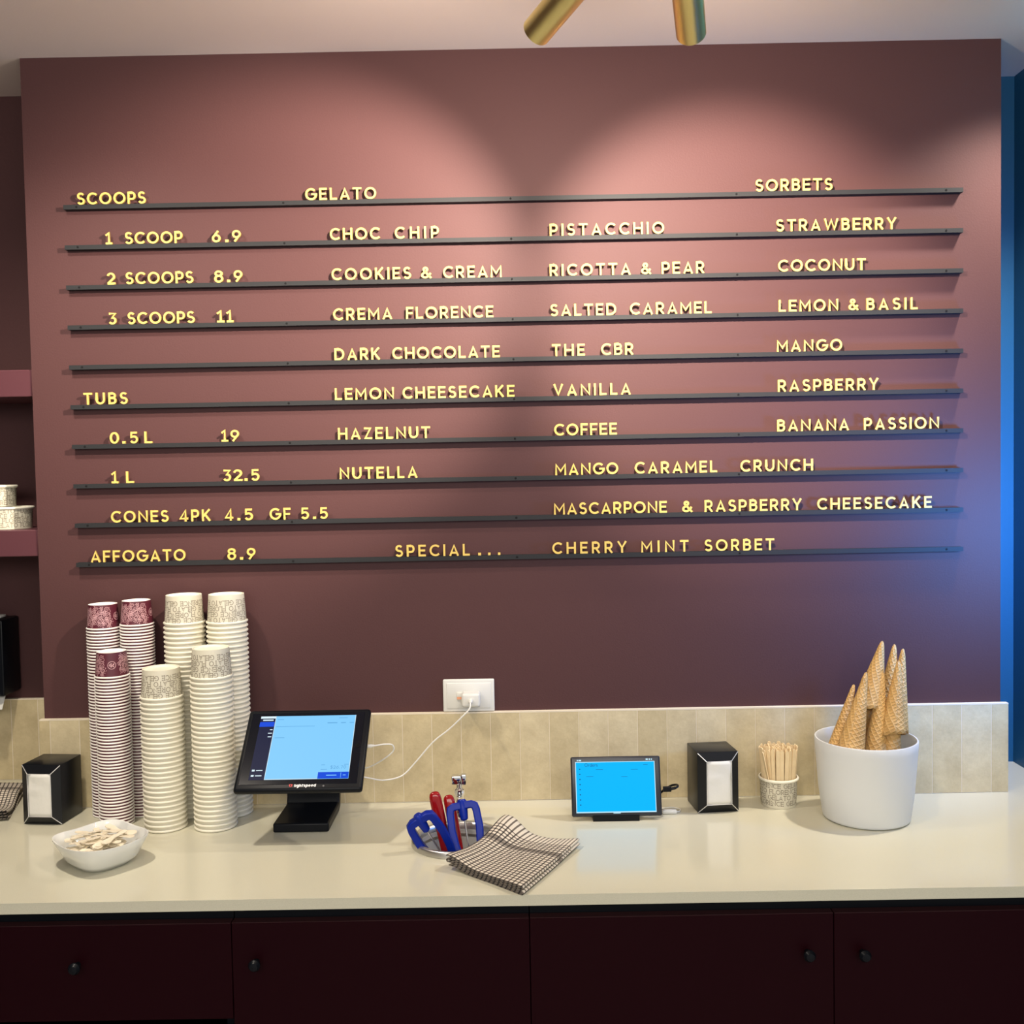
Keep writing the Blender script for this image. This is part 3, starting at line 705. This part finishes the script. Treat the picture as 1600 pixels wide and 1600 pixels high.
while k < NSP:
    lay = k/(NSP-1); z = .010+.043*lay; f = .70+.22*lay
    x, y = rs.uniform(-1, 1)*dlx*f, rs.uniform(-1, 1)*dly*f; yw = rs.uniform(0, 2*PI) if lay > .5 else rs.choice((0, PI))+rs.gauss(0, .5)
    ex, ey = .031*math.cos(yw), .031*math.sin(yw)
    if any((abs((x+q*ex)/(dlx*f))**3+abs((y+q*ey)/(dly*f))**3) > .92 for q in (-1, 1)): continue
    o = link('wooden_spoon', sp_me, None, (dc.x+cdg*x-sdg*y, dc.y+sdg*x+cdg*y, ZC+z), (rs.gauss(0, .22), rs.gauss(0, .13), dang+yw))
    tag(o, 'small flat wooden spoon lying in the pile in the white porcelain dish', 'spoon', 'wooden spoons in the porcelain dish'); k += 1

# ------------------------------------------------------------------ register (tablet till on a stand)
def register():
    W, H, T = .2545, .1956, .016
    xl, yb, zb = -.5665, -.29, .1185
    ang = math.atan2(.1255, .15)
    r = thing('register', 'black tablet register on an angled stand showing a light blue sales screen', 'register', (xl+W/2, -.197, ZC))
    T0 = Matrix.Translation((0, yb+.197, zb)) @ Matrix.Rotation(ang, 4, 'X')         # local x across, y up the screen, z out of the screen
    b = MB(); b.box(-W/2, W/2, 0, H, -T, 0, 0, bev=.0065, seg=3).xf(T0)
    case = b.build('case', black, r)
    g = MB(); g.box(-W/2+.009, W/2-.0115, .0135, H-.010, -.003, .0007, 0, bev=.0006, seg=1).xf(T0).build('screen_glass', black_gl, r)
    X = lambda u: -W/2+u*W
    Y = lambda v: v*H
    em = lambda n, c, s=1.0: mat(n, (0, 0, 0), .4, spec=.06, emit=c, estr=s*.5)
    ms = [em('till_light_blue', (.235, .62, 1.0)), em('till_navy', (.005, .009, .045)), em('till_button_blue', (.0, .07, .72)), em('till_white', (.75, .92, 1.0)), em('till_text', (.10, .35, .66))]
    d = MB()
    def rect(u0, u1, v0, v1, m, z): d.add([(X(u0), Y(v0), z), (X(u1), Y(v0), z), (X(u1), Y(v1), z), (X(u0), Y(v1), z)], [[0, 1, 2, 3]], m)
    z1, z2, z3 = .0010, .0013, .0016
    rect(.232, .886, .125, .908, 0, z1); rect(.108, .232, .125, .880, 1, z1); rect(.108, .232, .880, .908, 3, z1)
    rect(.108, .226, .775, .835, 2, z2); rect(.644, .884, .128, .205, 2, z2)
    rect(.230, .2335, .125, .908, 3, z2); rect(.882, .886, .205, .908, 3, z2); rect(.232, .644, .125, .131, 3, z2)
    fn = lambda x, y, dd: (x, y, z3-dd)
    def line(u0, u1, v, m, hh=.0007): d.add([(X(u0), Y(v)-hh, z3), (X(u1), Y(v)-hh, z3), (X(u1), Y(v)+hh, z3), (X(u0), Y(v)+hh, z3)], [[0, 1, 2, 3]], m)
    line(.13, .215, .857, 3, .0016)
    for v, a in ((.735, .20), (.690, .19), (.645, .193)): line(a, .222, v, 3, .0011)
    for v in (.235, .172): line(.155, .205, v, 3, .001); line(.122, .144, v, 3, .002)
    line(.25, .30, .862, 4, .0005); line(.245, .56, .772, 4, .0004); line(.25, .33, .63, 4, .0005); line(.75, .82, .872, 4, .0005)
    line(.66, .74, .81, 4, .0008); line(.77, .81, .81, 4, .0008); line(.84, .875, .81, 4, .0006)
    line(.66, .69, .29, 4, .0005); line(.66, .71, .235, 4, .0005); line(.84, .875, .292, 4, .0005); line(.71, .79, .166, 0, .0008); line(.84, .862, .166, 0, .0008); line(.822, .825, .166, 0, .006)
    write_flat(d, '$26.70', X(.735), Y(.243), .0068, LIGHT, .055, fn, 4)
    d.xf(T0).build('display', ms, r, ang=0)
    MB().lathe([(.0001, 0), (.0052, 0), (.0052, .0004), (.0001, .0004)], 24).xf(T0 @ Matrix.Translation((X(.925), Y(.52), .0008))).build('home_button', mat('dark_button', (.003, .003, .004), .5, spec=.06), r)
    # badge: red flame and white wordmark on the lower bezel
    lg = MB(); fz = lambda x, y, dd: (x, y, .0004-dd)
    x0 = X(.475)
    write_flat(lg, 'lightspeed', x0, Y(.040), .0072, BOLD, .10, fz, 0, gap=.13)
    lg.add([(x0-.0075+.0034*math.cos(a), Y(.062)+.0042*math.sin(a)+.0016*max(0, math.sin(a))**3, .0004) for a in [k*2*PI/20 for k in range(20)]], [list(range(20))], 1)
    lg.add([(x0-.0075+.0013*math.cos(a), Y(.056)+.0022*math.sin(a), .0006) for a in [k*2*PI/16 for k in range(16)]], [list(range(16))], 2)
    lg.xf(T0).build('badge', [mat('white_badge', (.85, .85, .85), .5), mat('red_badge', (.6, .03, .03), .5), black], case, ang=0)['label'] = 'white wordmark with a red flame on the lower bezel'
    # bent stand: foot plate, upright and head
    path = [(.0035, .0095), (.128, .0095), (.139, .014), (.145, .03), (.147, .10), (.140, .128), (.120, .150), (.075, .165)]
    st = MB(); t = .0095; n = len(path); P = [Vector(p) for p in path]; up_, dn = [], []
    Ls, Rs = offsets(path, t)
    hw0 = .0575
    for i in range(n):
        for sx in (-1, 1):
            st.v += [(sx*hw0, Ls[i].x, Ls[i].y+.0005), (sx*hw0, Rs[i].x, Rs[i].y+.0005)]
    for i in range(n-1):
        a = 4*i; b_ = a+4
        st.f += [[a, b_, b_+2, a+2], [a+1, a+3, b_+3, b_+1], [a, a+1, b_+1, b_], [a+2, b_+2, b_+3, a+3]]; st.m += [0]*4
    st.f += [[0, 2, 3, 1], [4*(n-1), 4*(n-1)+1, 4*(n-1)+3, 4*(n-1)+2]]; st.m += [0, 0]
    so = st.build('stand', black, r, ang=40); bv = so.modifiers.new('bevel', 'BEVEL'); bv.width = .0035; bv.segments = 3; bv.limit_method = 'ANGLE'; bv.angle_limit = 1.0; so.location.x = .0125-(-.0125+0) if False else -.0155
    mt = MB().box(-.045, .045, .055, .125, -T-.012, -T+.0005, 0, bev=.003); mt.xf(T0).build('mount_plate', black, r); 
    MB().lathe([(.0001, 0), (.002, 0), (.002, .001), (.0001, .001)], 10).xf(T0 @ Matrix.Translation((X(.70), Y(.045), .0001))).build('status_light', mat('grey_dot', (.06, .06, .07), .4), r)
    return r
reg = register()

# power point, plug-in charger and its white cable
oc = (on_y(692, 1062, -.004)+on_y(773, 1114, -.004))/2
po = thing('power_point', 'white wall power point above the tile splashback', 'power point', (oc.x, -.0005, ZC+.2375))
pw, ph = .0572, .0363
MB().box(-pw, pw, -.0075, 0, -ph, ph, 0, bev=.003, seg=3).box(-pw+.008, pw-.008, -.0095, -.005, -ph+.008, ph-.008, 0, bev=.0015).build('plate', white_pl, po)
MB().box(-.027, -.0125, -.0125, -.009, -.008, .0085, 0, bev=.001).build('switch', white_pl, po)
MB().box(-.026, -.0135, -.0128, -.0124, -.0075, -.0015, 0).build('switch_mark', orange_m, po)['label'] = 'orange mark on the switch'
ch = thing('charger', 'small white cube charger plugged into the power point', 'charger', (oc.x+.0062, -.0102, ZC+.2345))
MB().box(-.0205, .0205, -.036, 0, -.0155, .0155, 0, bev=.006, seg=4).build('body', white_pl, ch)
MB().box(-.0045, .0045, -.0366, -.0355, -.0022, .0022, 0, bev=.0008).build('port', mat('grey_port', (.45, .45, .45), .4), ch)
cp0 = Vector((oc.x+.0062, -.047, ZC+.2345))
pts = [cp0+Vector((0, -.016, 0)), cp0+Vector((-.002, -.024, -.012))] + [on_y(px, py, y) for px, py, y in ((722, 1120, -.072), (702, 1139, -.066), (676, 1160, -.06), (650, 1190, -.055), (628, 1212, -.06), (600, 1219, -.075), (578, 1216, -.09), (560, 1212, -.105), (548, 1206, -.115), (560, 1202, -.12), (578, 1198, -.125), (598, 1187, -.13), (614, 1174, -.135), (613, 1164, -.14), (600, 1163, -.15), (586, 1165, -.165), (580, 1165.5, -.175))]
cb = thing('charging_cable', 'white charging cable running from the charger to the register', 'cable', tuple(cp0))
MB().tube([p-cp0 for p in spline(pts, 8)], .0016, 8).build('cord', cable_m, cb)
MB().tube([Vector((0, .0098, 0)), Vector((0, -.014, 0)), Vector((0, -.018, 0))], [.0045, .0045, .002], 12).build('plug', cable_m, cb)
e_ = pts[-1]-cp0
MB().tube([e_+Vector((.006, .002, 0)), e_, e_+Vector((-.011, 0, -.001))], [.002, .0038, .0038], 10).build('plug', cable_m, cb)

# ------------------------------------------------------------------ utensil well with scoops and tap
w = thing('utensil_well', 'round stainless steel well sunk into the counter', 'well', (WX, WY, ZC))
MB().lathe([(.092, .0004), (.0918, .0095), (.0905, .0125), (.0865, .0138), (.0820, .0122), (.0788, .006), (.078, -.016), (.0785, -.017), (.0795, -.002), (.0815, .0004), (.092, .0004)], 64).build('rim', steel, w, ang=60)
MB().lathe([(.0782, -.001), (.0782, -.135), (.075, -.142), (.0001, -.142), (.0001, -.1435), (.0765, -.1435), (.0798, -.135), (.0798, -.0185), (.0793, -.001), (.0782, -.001)], 64).build('basin', well_dark, w, ang=60)
def utensil_frame(px0, py0, y0, px1, py1, y1, loc_z=None):
    """from the visible top point to the lower point, both at their real depth"""
    a, b = on_y(px0, py0, y0), on_y(px1, py1, y1); return a, b
def disher(pt, pb, wtop, label, sd):
    """squeeze scoop standing head down: pt hub top, pb where it meets the well"""
    ax = (pb-pt).normalized(); L = (pb-pt).length+.055
    side = sd-ax*sd.dot(ax); side.normalize(); nrm = ax.cross(side)
    r = thing('squeeze_scoop', label, 'scoop', tuple(pt+ax*L), 0, 'blue squeeze scoops in the well')
    base = pt+ax*L
    def P(s, l, d=0): return pt+side*s+ax*l+nrm*d-base
    hw_ = wtop/2
    def strap(pts2, wd, th):
        mb = MB(); Ls, Rs = offsets(pts2, wd)
        n = len(pts2)
        for d in (-th, th): mb.v += [tuple(P(p.x, p.y, d)) for p in Ls]+[tuple(P(p.x, p.y, d)) for p in Rs]
        for i in range(n-1):
            mb.f += [[i, i+1, n+i+1, n+i], [2*n+i+1, 2*n+i, 3*n+i, 3*n+i+1], [i, 2*n+i, 2*n+i+1, i+1], [n+i, n+i+1, 3*n+i+1, 3*n+i]]; mb.m += [0]*4
        mb.f += [[0, n, 3*n, 2*n], [n-1, 3*n-1, 4*n-1, 2*n-1]]; mb.m += [0, 0]
        return mb
    for sg in (-1, 1):
        pts2 = [(sg*.002, .012), (sg*(hw_-.009), .012), (sg*(hw_-.0025), .0155), (sg*(hw_-.0005), .024), (sg*(hw_+.001), .055), (sg*(hw_-.002), .085), (sg*(hw_-.008), .115), (sg*.012, L-.03), (sg*.009, L-.005)]
        o = strap(pts2, .0074, .0085).build('handle', blue_pl, r, ang=50)
        bv = o.modifiers.new('bevel', 'BEVEL'); bv.width = .0025; bv.segments = 3; bv.limit_method = 'ANGLE'; bv.angle_limit = .9
    MB().tube([P(0, 0), P(0, .004), P(0, .02), P(0, .038), P(0, .041)], [.007, .0095, .0095, .0075, .004], 14).build('hub', blue_pl, r)
    MB().tube([P(0, .036), P(0, L-.03)], .0016, 8).build('rod', steel, r)
    MB().tube([P(0, L-.035), P(0, L-.03), P(0, L-.012), P(0, L-.003), P(0, L)], [.009, .019, .0215, .014, .003], 20).build('scoop_bowl', steel, r)
    return r
pt, pb = on_y(651, 1273, -.318), on_y(690, 1333, -.300)
disher(pt, pb, .050, 'bright blue squeeze scoop leaning left out of the steel well', Vector((1, .1, .45)))
pt, pb = on_y(721, 1249, -.262), on_y(733, 1328, -.292)
disher(pt, pb, .053, 'dark blue squeeze scoop standing upright in front of the tap', Vector((1, 0, 0)))
def spade(pt, pb, wd, label):
    ax = (pb-pt).normalized(); L = (pb-pt).length+.095; side = Vector((1, 0, .1)); side = (side-ax*side.dot(ax)).normalized(); nrm = ax.cross(side); base = pt+ax*L
    r = thing('gelato_spatula', label, 'spatula', tuple(base), 0, 'red handled spatulas in the well')
    mb = MB(); seg = 20
    prof2 = [(0, .35), (.0015, .62), (.004, .82), (.009, .95), (.016, 1.0), (.055, 1.0), (.10, .92), (L-.045, .78), (L-.04, .5)]
    for l, f in prof2:
        for k in range(seg):
            a = 2*PI*k/seg; ca, sa = math.cos(a), math.sin(a); q = (abs(ca)**3+abs(sa)**3)**(-1/3)
            mb.v.append(tuple(pt+ax*l+side*wd/2*f*q*ca+nrm*wd*.36*f*q*sa-base))
    for i in range(len(prof2)-1):
        for k in range(seg): mb.f.append([i*seg+k, i*seg+(k+1) % seg, (i+1)*seg+(k+1) % seg, (i+1)*seg+k]); mb.m.append(0)
    mb.f.append(list(range(seg))[::-1]); mb.f.append([(len(prof2)-1)*seg+k for k in range(seg)]); mb.m += [0, 0]
    mb.build('handle', red_pl, r, ang=60)
    b = MB(); b.add([tuple(pt+ax*l+side*s+nrm*d-base) for d in (-.0009, .0009) for l, s in ((L-.045, -.006), (L-.03, -.013), (L, -.015), (L, .015), (L-.03, .013), (L-.045, .006))], [[0, 1, 2, 3, 4, 5], [11, 10, 9, 8, 7, 6]]+[[k, (k+1) % 6, 6+(k+1) % 6, 6+k] for k in range(6)])
    b.build('blade', steel, r)
spade(on_y(678, 1237, -.262), on_y(699, 1335, -.272), .0235, 'shiny red spatula handle, taller left one of the pair in the steel well')
spade(on_y(700, 1242, -.236), on_y(717, 1332, -.262), .0225, 'red spatula handle standing between its taller twin and the dark blue scoop')
tp = on_z(719, 1288)
tap = thing('well_tap', 'small chrome tap standing behind the utensil well', 'tap', (tp.x, -.158, ZC))
MB().lathe([(.0001, .0004), (.016, .0004), (.016, .004), (.0095, .007), (.0085, .06), (.011, .066), (.011, .074), (.006, .078), (.0055, .088), (.0001, .0885)], 24).build('column', chrome, tap)
MB().box(-.016, .004, -.009, .009, .086, .103, 0, bev=.002).box(.0035, .015, -.008, .008, .084, .106, 0, bev=.003).build('handle', chrome, tap)
MB().tube(spline([(0, -.004, .058), (0, -.022, .058), (0, -.034, .052), (0, -.038, .036)], 6), .0065, 14).build('spout', chrome, tap)

# ------------------------------------------------------------------ tea towels
def towel(name, L, B, R_, F_, label, layers=4, t=.0042, lift=None, seed=0, extra=None, V=.235):
    rn = random.Random(seed); mb = MB(); mb.uv = []
    path = []; s = 0
    a0 = [.035, .02, .012, 0.0]
    seq = []
    for k in range(layers):
        n = 26; rng = [a0[k % 4]+(1-a0[k % 4]-.008*((k+1) // 2 % 2))*i/n for i in range(n+1)]
        if k % 2: rng = rng[::-1]
        for a in rng: seq.append((a, k*t, 0))
        if k < layers-1:
            out = 1 if k % 2 == 0 else -1; ae = rng[-1]
            for j in range(1, 5): th = PI*j/5; seq.append((ae, k*t+t*(1-math.cos(th))/2, out*math.sin(th)*t*.62))
    W = ((F_-L).length+(R_-B).length)/2
    nb = 34; S_ = []; acc = 0
    for i, q in enumerate(seq):
        if i: acc += math.hypot((q[0]-seq[i-1][0])*W+(q[2]-seq[i-1][2]), q[1]-seq[i-1][1])
        S_.append(acc)
    for (a, z, ox), s in zip(seq, S_):
        for j in range(nb+1):
            b = j/nb
            p = (L*(1-a)+F_*a)*(1-b)+(B*(1-a)+R_*a)*b
            dirx = ((F_-L)*(1-b)+(R_-B)*b).normalized()
            p = p+dirx*ox
            zz = .0012+z*(1 if not extra else extra(a, b))
            zz += (lift(a, b) if lift else 0)
            zz += .0012*math.sin(7*a+3*b+seed)*(z/t/3)
            back = -.012*math.sin(PI*a)*b**3
            mb.v.append((p.x, p.y+back-.006*math.sin(PI*a)*(1-b)**2*-1, ZC+zz)); mb.uv.append((s+.002, b*V))
    n = nb+1
    for i in range(len(seq)-1):
        for j in range(nb): mb.f.append([i*n+j, (i+1)*n+j, (i+1)*n+j+1, i*n+j+1]); mb.m.append(0)
    o = mb.build(name, towel_m, None, ang=80)
    sm = o.modifiers.new('cloth', 'SOLIDIFY'); sm.thickness = .0013; sm.offset = 0
    return tag(o, label, 'towel', 'checked tea towels on the counter')
def lift1(a, b):
    g = math.exp(-((a-.0)/.30)**2-((b-1.0)/.33)**2)*.030
    ridge = .010*math.exp(-((a-.12)/.16)**2)*(.35+.65*b)
    fr = .006*math.exp(-((a-.05)/.2)**2)*math.exp(-((b)/.2)**2)
    right = .004*math.exp(-((a-1)/.2)**2-((b-1)/.3)**2)
    return g+ridge+fr+right
Lc, Bc, Rc, Fc = on_z(697, 1352, .008), on_z(789, 1302, .012), on_z(904, 1317, .008), on_z(815, 1396, .004)
towel('tea_towel', Lc, Bc, Rc, Fc, 'folded black and cream checked tea towel lying half over the steel well', lift=lift1, seed=1, extra=lambda a, b: 1+.35*math.exp(-(a/.12)**2)*math.exp(-(b/.5)**2))
Rc2, Fc2 = on_z(36, 1226, .02), on_z(10, 1283, .0)
towel('tea_towel', on_z(-130, 1300), on_z(-95, 1232), Rc2, Fc2, 'crumpled checked tea towel at the left edge, behind the napkin dispenser', seed=5, t=.006, V=.19, lift=lambda a, b: .008*math.sin(4.2*a+1)*math.sin(3*b)+.009*b+.004*math.sin(9*b+2*a))

# ------------------------------------------------------------------ small tablet on its stand
def tablet():
    w_, h_, t_ = .189, .1225, .0085; tilt = math.radians(14)
    bl, br = on_y(893, 1273, -.157), on_y(1036, 1274, -.157); cx_ = (bl.x+br.x)/2
    r = thing('order_tablet', 'small black tablet on a low stand with a bright blue order screen', 'tablet', (cx_, -.150, ZC))
    T0 = Matrix.Translation((0, -.006, .0095)) @ Matrix.Rotation(PI/2-tilt, 4, 'X')
    MB().box(-w_/2, w_/2, 0, h_, -t_, 0, 0, bev=.0038, seg=3).xf(T0).build('case', mat('tablet_case', (.014, .017, .026), .3), r)
    X = lambda u: -w_/2+u*w_
    Y = lambda v: v*h_
    em = lambda n, c: mat(n, (0, 0, 0), .4, spec=.06, emit=c, estr=.5)
    ms = [em('tablet_blue', (0.0, .50, 1.05)), em('tablet_white', (.55, .85, 1)), em('tablet_text', (.01, .07, .22))]
    d = MB(); z = [.0003]
    def rect(u0, u1, v0, v1, m, dz=0): d.add([(X(u0), Y(v0), z[0]+dz), (X(u1), Y(v0), z[0]+dz), (X(u1), Y(v1), z[0]+dz), (X(u0), Y(v1), z[0]+dz)], [[0, 1, 2, 3]], m)
    rect(.05, .938, .065, .915, 1); rect(.058, .930, .085, .905, 0, .0003)
    fn = lambda x, y, dd: (x, y, z[0]+.0006-dd)
    write_flat(d, 'Orders', X(.155), Y(.835), .0068, LIGHT, .055, fn, 2, gap=.12)
    for k in range(8): rect(.092, .106, .19+.085*k, .208+.085*k, 2, .0005)
    for u0, u1, v in ((.28, .36, .78), (.17, .25, .665), (.56, .63, .655), (.67, .75, .775)): rect(u0, u1, v, v+.006, 2, .0005)
    rect(.81, .86, .855, .861, 2, .0005); rect(.46, .54, .052, .064, 1, .0002)
    rect(.07, .082, .93, .95, 1); rect(.088, .118, .93, .95, 1); rect(.84, .865, .93, .955, 1); rect(.875, .89, .93, .955, 1); rect(.90, .91, .93, .955, 1)
    d.xf(T0).build('display', ms, r, ang=0)
    st = MB(); st.prism([(-.008, .0003), (.075, .0003), (.075, .004), (.012, .0055), (.0085, .0075), (.030, .072), (.0265, .073), (.0035, .0075), (.0025, .0068), (-.006, .0075), (-.0065, .012), (-.008, .012)], -.0485, .0485, lambda p, q, x: (x-.002, p, q))
    o = st.build('stand', black, r, ang=20)
    return r
tablet()
# its black power lead
e0 = on_y(1037, 1233, -.141)
lead = thing('power_lead', 'black plug and lead in the right side of the small tablet', 'cable', tuple(e0))
MB().box(-.0015, .016, -.0035, .0035, -.0055, .0055, 0, bev=.0015).build('plug', black, lead)
MB().tube(spline([(.015, 0, 0), (.026, .002, .002), (.031, .008, .0035), (.030, .022, .002), (.020, .034, -.004), (.004, .044, -.018), (-.012, .050, -.036), (-.022, .058, -.0475), (-.030, .068, -.0505), (-.044, .074, -.0508)], 8), [.0032]*8+[.0024]*65, 8).build('cord', black, lead)
pz = on_z(1040, 1270, .002)
wl = thing('white_lead', 'short white lead with its plug lying behind the small tablet', 'cable', (pz.x, pz.y, ZC))
MB().box(-.008, .024, -.006, .006, .0004, .009, 0, bev=.003).build('plug', white_pl, wl)
MB().tube(spline([(.022, 0, .004), (.030, .008, .0018), (.034, .022, .0018), (.020, .034, .0018), (-.002, .030, .0018), (-.022, .024, .0018)], 8), .0014, 8).build('cord', cable_m, wl)

# ------------------------------------------------------------------ stirrer cup
sc = on_z(1219, 1259); sy = -.0135-.0445
scx = sc.x
sr, sb, sh = .0435, .0372, .062
mb = cup_mb(sr, sb, sh, .004); florence(mb, sr, sb, sh, .004, 4, .0100, .0128, .006)
tag(link('stirrer_cup', mb.mesh('stirrer_cup', [cream_p, cream_rim, print_grey]), None, (scx, sy-.006, ZC+.0004), (0, 0, F)), 'lettered paper cup holding wooden stirrers beside the cone pot', 'cup')
stk = MB()
SW = .0042; pl_ = [(-SW, 0), (SW, 0), (SW, .114)]+[(SW*math.cos(a), .114+SW*math.sin(a)) for a in (.4, .8, 1.2, 1.57, 1.95, 2.35, 2.75)]+[(-SW, .114)]
stk.prism(pl_, -.0009, .0009, lambda p, q, d: (p, d, q)); stick_me = stk.mesh('wooden_stirrer', wood, 30)
rs = random.Random(3); N_ = 74
for k in range(N_):
    rad = .80*math.sqrt((k+.5)/(N_-24)) if k < N_-24 else 1.0; a = k*2.399963 if k < N_-24 else (k-N_+24)*2*PI/24
    bx, by = .0305*rad*math.cos(a), .0305*rad*math.sin(a); tx, ty = .0415*rad*math.cos(a)+rs.gauss(0, .0010), .036*rad*math.sin(a)+rs.gauss(0, .0010)
    d = Vector((tx-bx, ty-by, .13)).normalized(); q = Vector((0, 0, 1)).rotation_difference(d)
    yaw = a+PI/2+rs.gauss(0, .22) if rad > .85 else rs.uniform(0, PI)
    eu = (q.to_matrix() @ Matrix.Rotation(yaw, 3, 'Z')).to_euler()
    o = link('wooden_stirrer', stick_me, None, (scx+bx, sy-.006+by, ZC+.0058+rs.uniform(0, .006)), eu)
    tag(o, 'thin flat wooden stirrer standing in the lettered paper cup', 'stirrer', 'wooden stirrers in the paper cup')
o = link('wooden_stirrer', stick_me, None, (scx-.017, sy-.006-.022, ZC+.0058), Vector((-.20, -.03, 1)).to_track_quat('Z', 'Y').to_euler())
tag(o, 'wooden stirrer leaning out furthest at the left rim of the lettered cup', 'stirrer', 'wooden stirrers in the paper cup')

# ------------------------------------------------------------------ cone pot and cones
pc = Vector((on_z(1342, 1265).x, on_z(1342, 1300).y+.088, 0))
PRR, PRB = .1035, .088
zr = .168
pp = thing('cone_pot', 'large matt white pot filled with upturned waffle cones', 'pot', (pc.x, pc.y, ZC))
MB().lathe([(.0001, .0005), (PRB-.006, .0005), (PRB-.001, .003), (PRB, .007), (PRB+.0075, .06), (PRR-.001, .15), (PRR, zr-.002), (PRR-.0012, zr), (PRR-.0036, zr), (PRR-.0046, zr-.002), (PRR-.006, .15), (PRB+.002, .06), (PRB-.006, .012), (.0001, .010)], 72).build('vessel', pot_m, pp, ang=50)
def cone(tip, base, r, label, seed):
    ax = tip-base; L = ax.length; ax.normalize(); q = Vector((0, 0, 1)).rotation_difference(ax).to_matrix() @ Matrix.Rotation(seed*1.7, 3, 'Z')
    mb = MB(); mb.uv = []; n = 40; m = 16; turns = 1.12
    for i in range(m+1):
        f = i/m
        for k in range(n+1):
            th = 2*PI*turns*k/n
            sl = .010*math.sin(th*.9+.6)+.004*(k/n)                    # slanted open edge of a rolled cone
            z = f*(L)+(1-f)*sl; rr = r*(1-f)**.96*(1+.0)+.0036*(1 if f < 1 else .72)+.0011*(k/n)*(1-f*.7)
            mb.v.append((rr*math.cos(th), rr*math.sin(th), z)); mb.uv.append((th*r*(1-f*.55), f*L))
    for i in range(m):
        for k in range(n): mb.f.append([i*(n+1)+k, i*(n+1)+k+1, (i+1)*(n+1)+k+1, (i+1)*(n+1)+k]); mb.m.append(0)
    o = len(mb.v); mb.v.append((0, 0, L+.0025)); mb.uv.append((0, L))
    for k in range(n): mb.f.append([m*(n+1)+k, m*(n+1)+k+1, o]); mb.m.append(0)
    ob = mb.build('waffle_cone', waffle_m, None, ang=60, loc=base, rot=q.to_euler())
    sm = ob.modifiers.new('wall', 'SOLIDIFY'); sm.thickness = .0016; sm.offset = -1
    return tag(ob, label, 'cone', 'waffle cones in the white pot')
y0 = pc.y
def cn(t, b, dy_t, dy_b, r, label, sd): cone(on_y(*t, y0+dy_t), on_y(*b, y0+dy_b), r, label, sd)
cn((1334, 1071), (1306, 1178), .012, -.010, .0165, 'leftmost waffle cone in the white pot, short and leaning right', 1)
cn((1353, 1052), (1326, 1186), -.030, -.046, .0262, 'second waffle cone from the left, its lattice side facing the front', 2)
cn((1378.5, 1003), (1356, 1103), .012, .005, .0262, 'tallest waffle cone with the highest tip in the pot', 3)
cn((1397.5, 1008), (1386, 1118), .045, .038, .0235, 'waffle cone half hidden behind the two highest tips', 4)
cn((1411, 1015), (1400, 1140), .036, .030, .0215, 'rightmost waffle cone with its tip at the outer right', 5)
cn((1404, 1034), (1393, 1150), -.018, -.026, .0235, 'waffle cone with a lower tip in front of the rightmost cone', 6)
cn((1379, 1052), (1365, 1205), -.004, -.030, .0245, 'plain front waffle cone below the tallest tip', 7)
cn((1400, 1068), (1390, 1205), -.022, -.029, .0215, 'waffle cone standing deep in the pot under the right pair', 8)
cn((1361, 1062), (1348, 1200), .028, .022, .0235, 'waffle cone underneath the tallest one, mostly hidden', 9)

# ------------------------------------------------------------------ paper towel dispenser in the recess
xd = on_y(35, 1085, YB).x; zt_, zb_ = ZC+.405, ZC+.222
pd = thing('towel_dispenser', 'black paper towel dispenser on the recess wall at the left edge', 'dispenser', (xd, YB-.0005, zb_))
MB().box(-.26, 0, -.085, 0, 0, zt_-zb_, 0, bev=.006).build('housing', black, pd)
H_ = zt_-zb_
mb = MB(); vs = [(-.26, -.085, .004), (-.004, -.085, .004), (-.004, -.085, H_-.004), (-.26, -.085, H_-.004), (-.23, -.105, .014), (-.024, -.105, .014), (-.024, -.105, H_-.03), (-.23, -.105, H_-.03)]
mb.add(vs, [[0, 1, 5, 4], [1, 2, 6, 5], [2, 3, 7, 6], [3, 0, 4, 7]]); mb.build('front_frame', black, pd, ang=10)
MB().box(-.23, -.024, -.1055, -.09, .014, H_-.03, 0).build('steel_panel', steel, pd)
MB().box(-.052, -.016, -.06, -.03, H_+.0005, H_+.008, 0, bev=.003).build('lid_tab', white_pl, pd)['label'] = 'white tab on the lid'
pa_ = MB(); n = 8
for i in range(n+1):
    f = i/n; y = -.055-.030*f; z = .004-.034*f
    pa_.v += [(-.20, y, z), (-.012-.0+.004*f, y, z)]
pa_.f = [[2*i, 2*i+1, 2*i+3, 2*i+2] for i in range(n)]; pa_.m = [0]*n
o = pa_.build('paper_sheet', paper, pd, ang=60); sm = o.modifiers.new('thick', 'SOLIDIFY'); sm.thickness = .0016
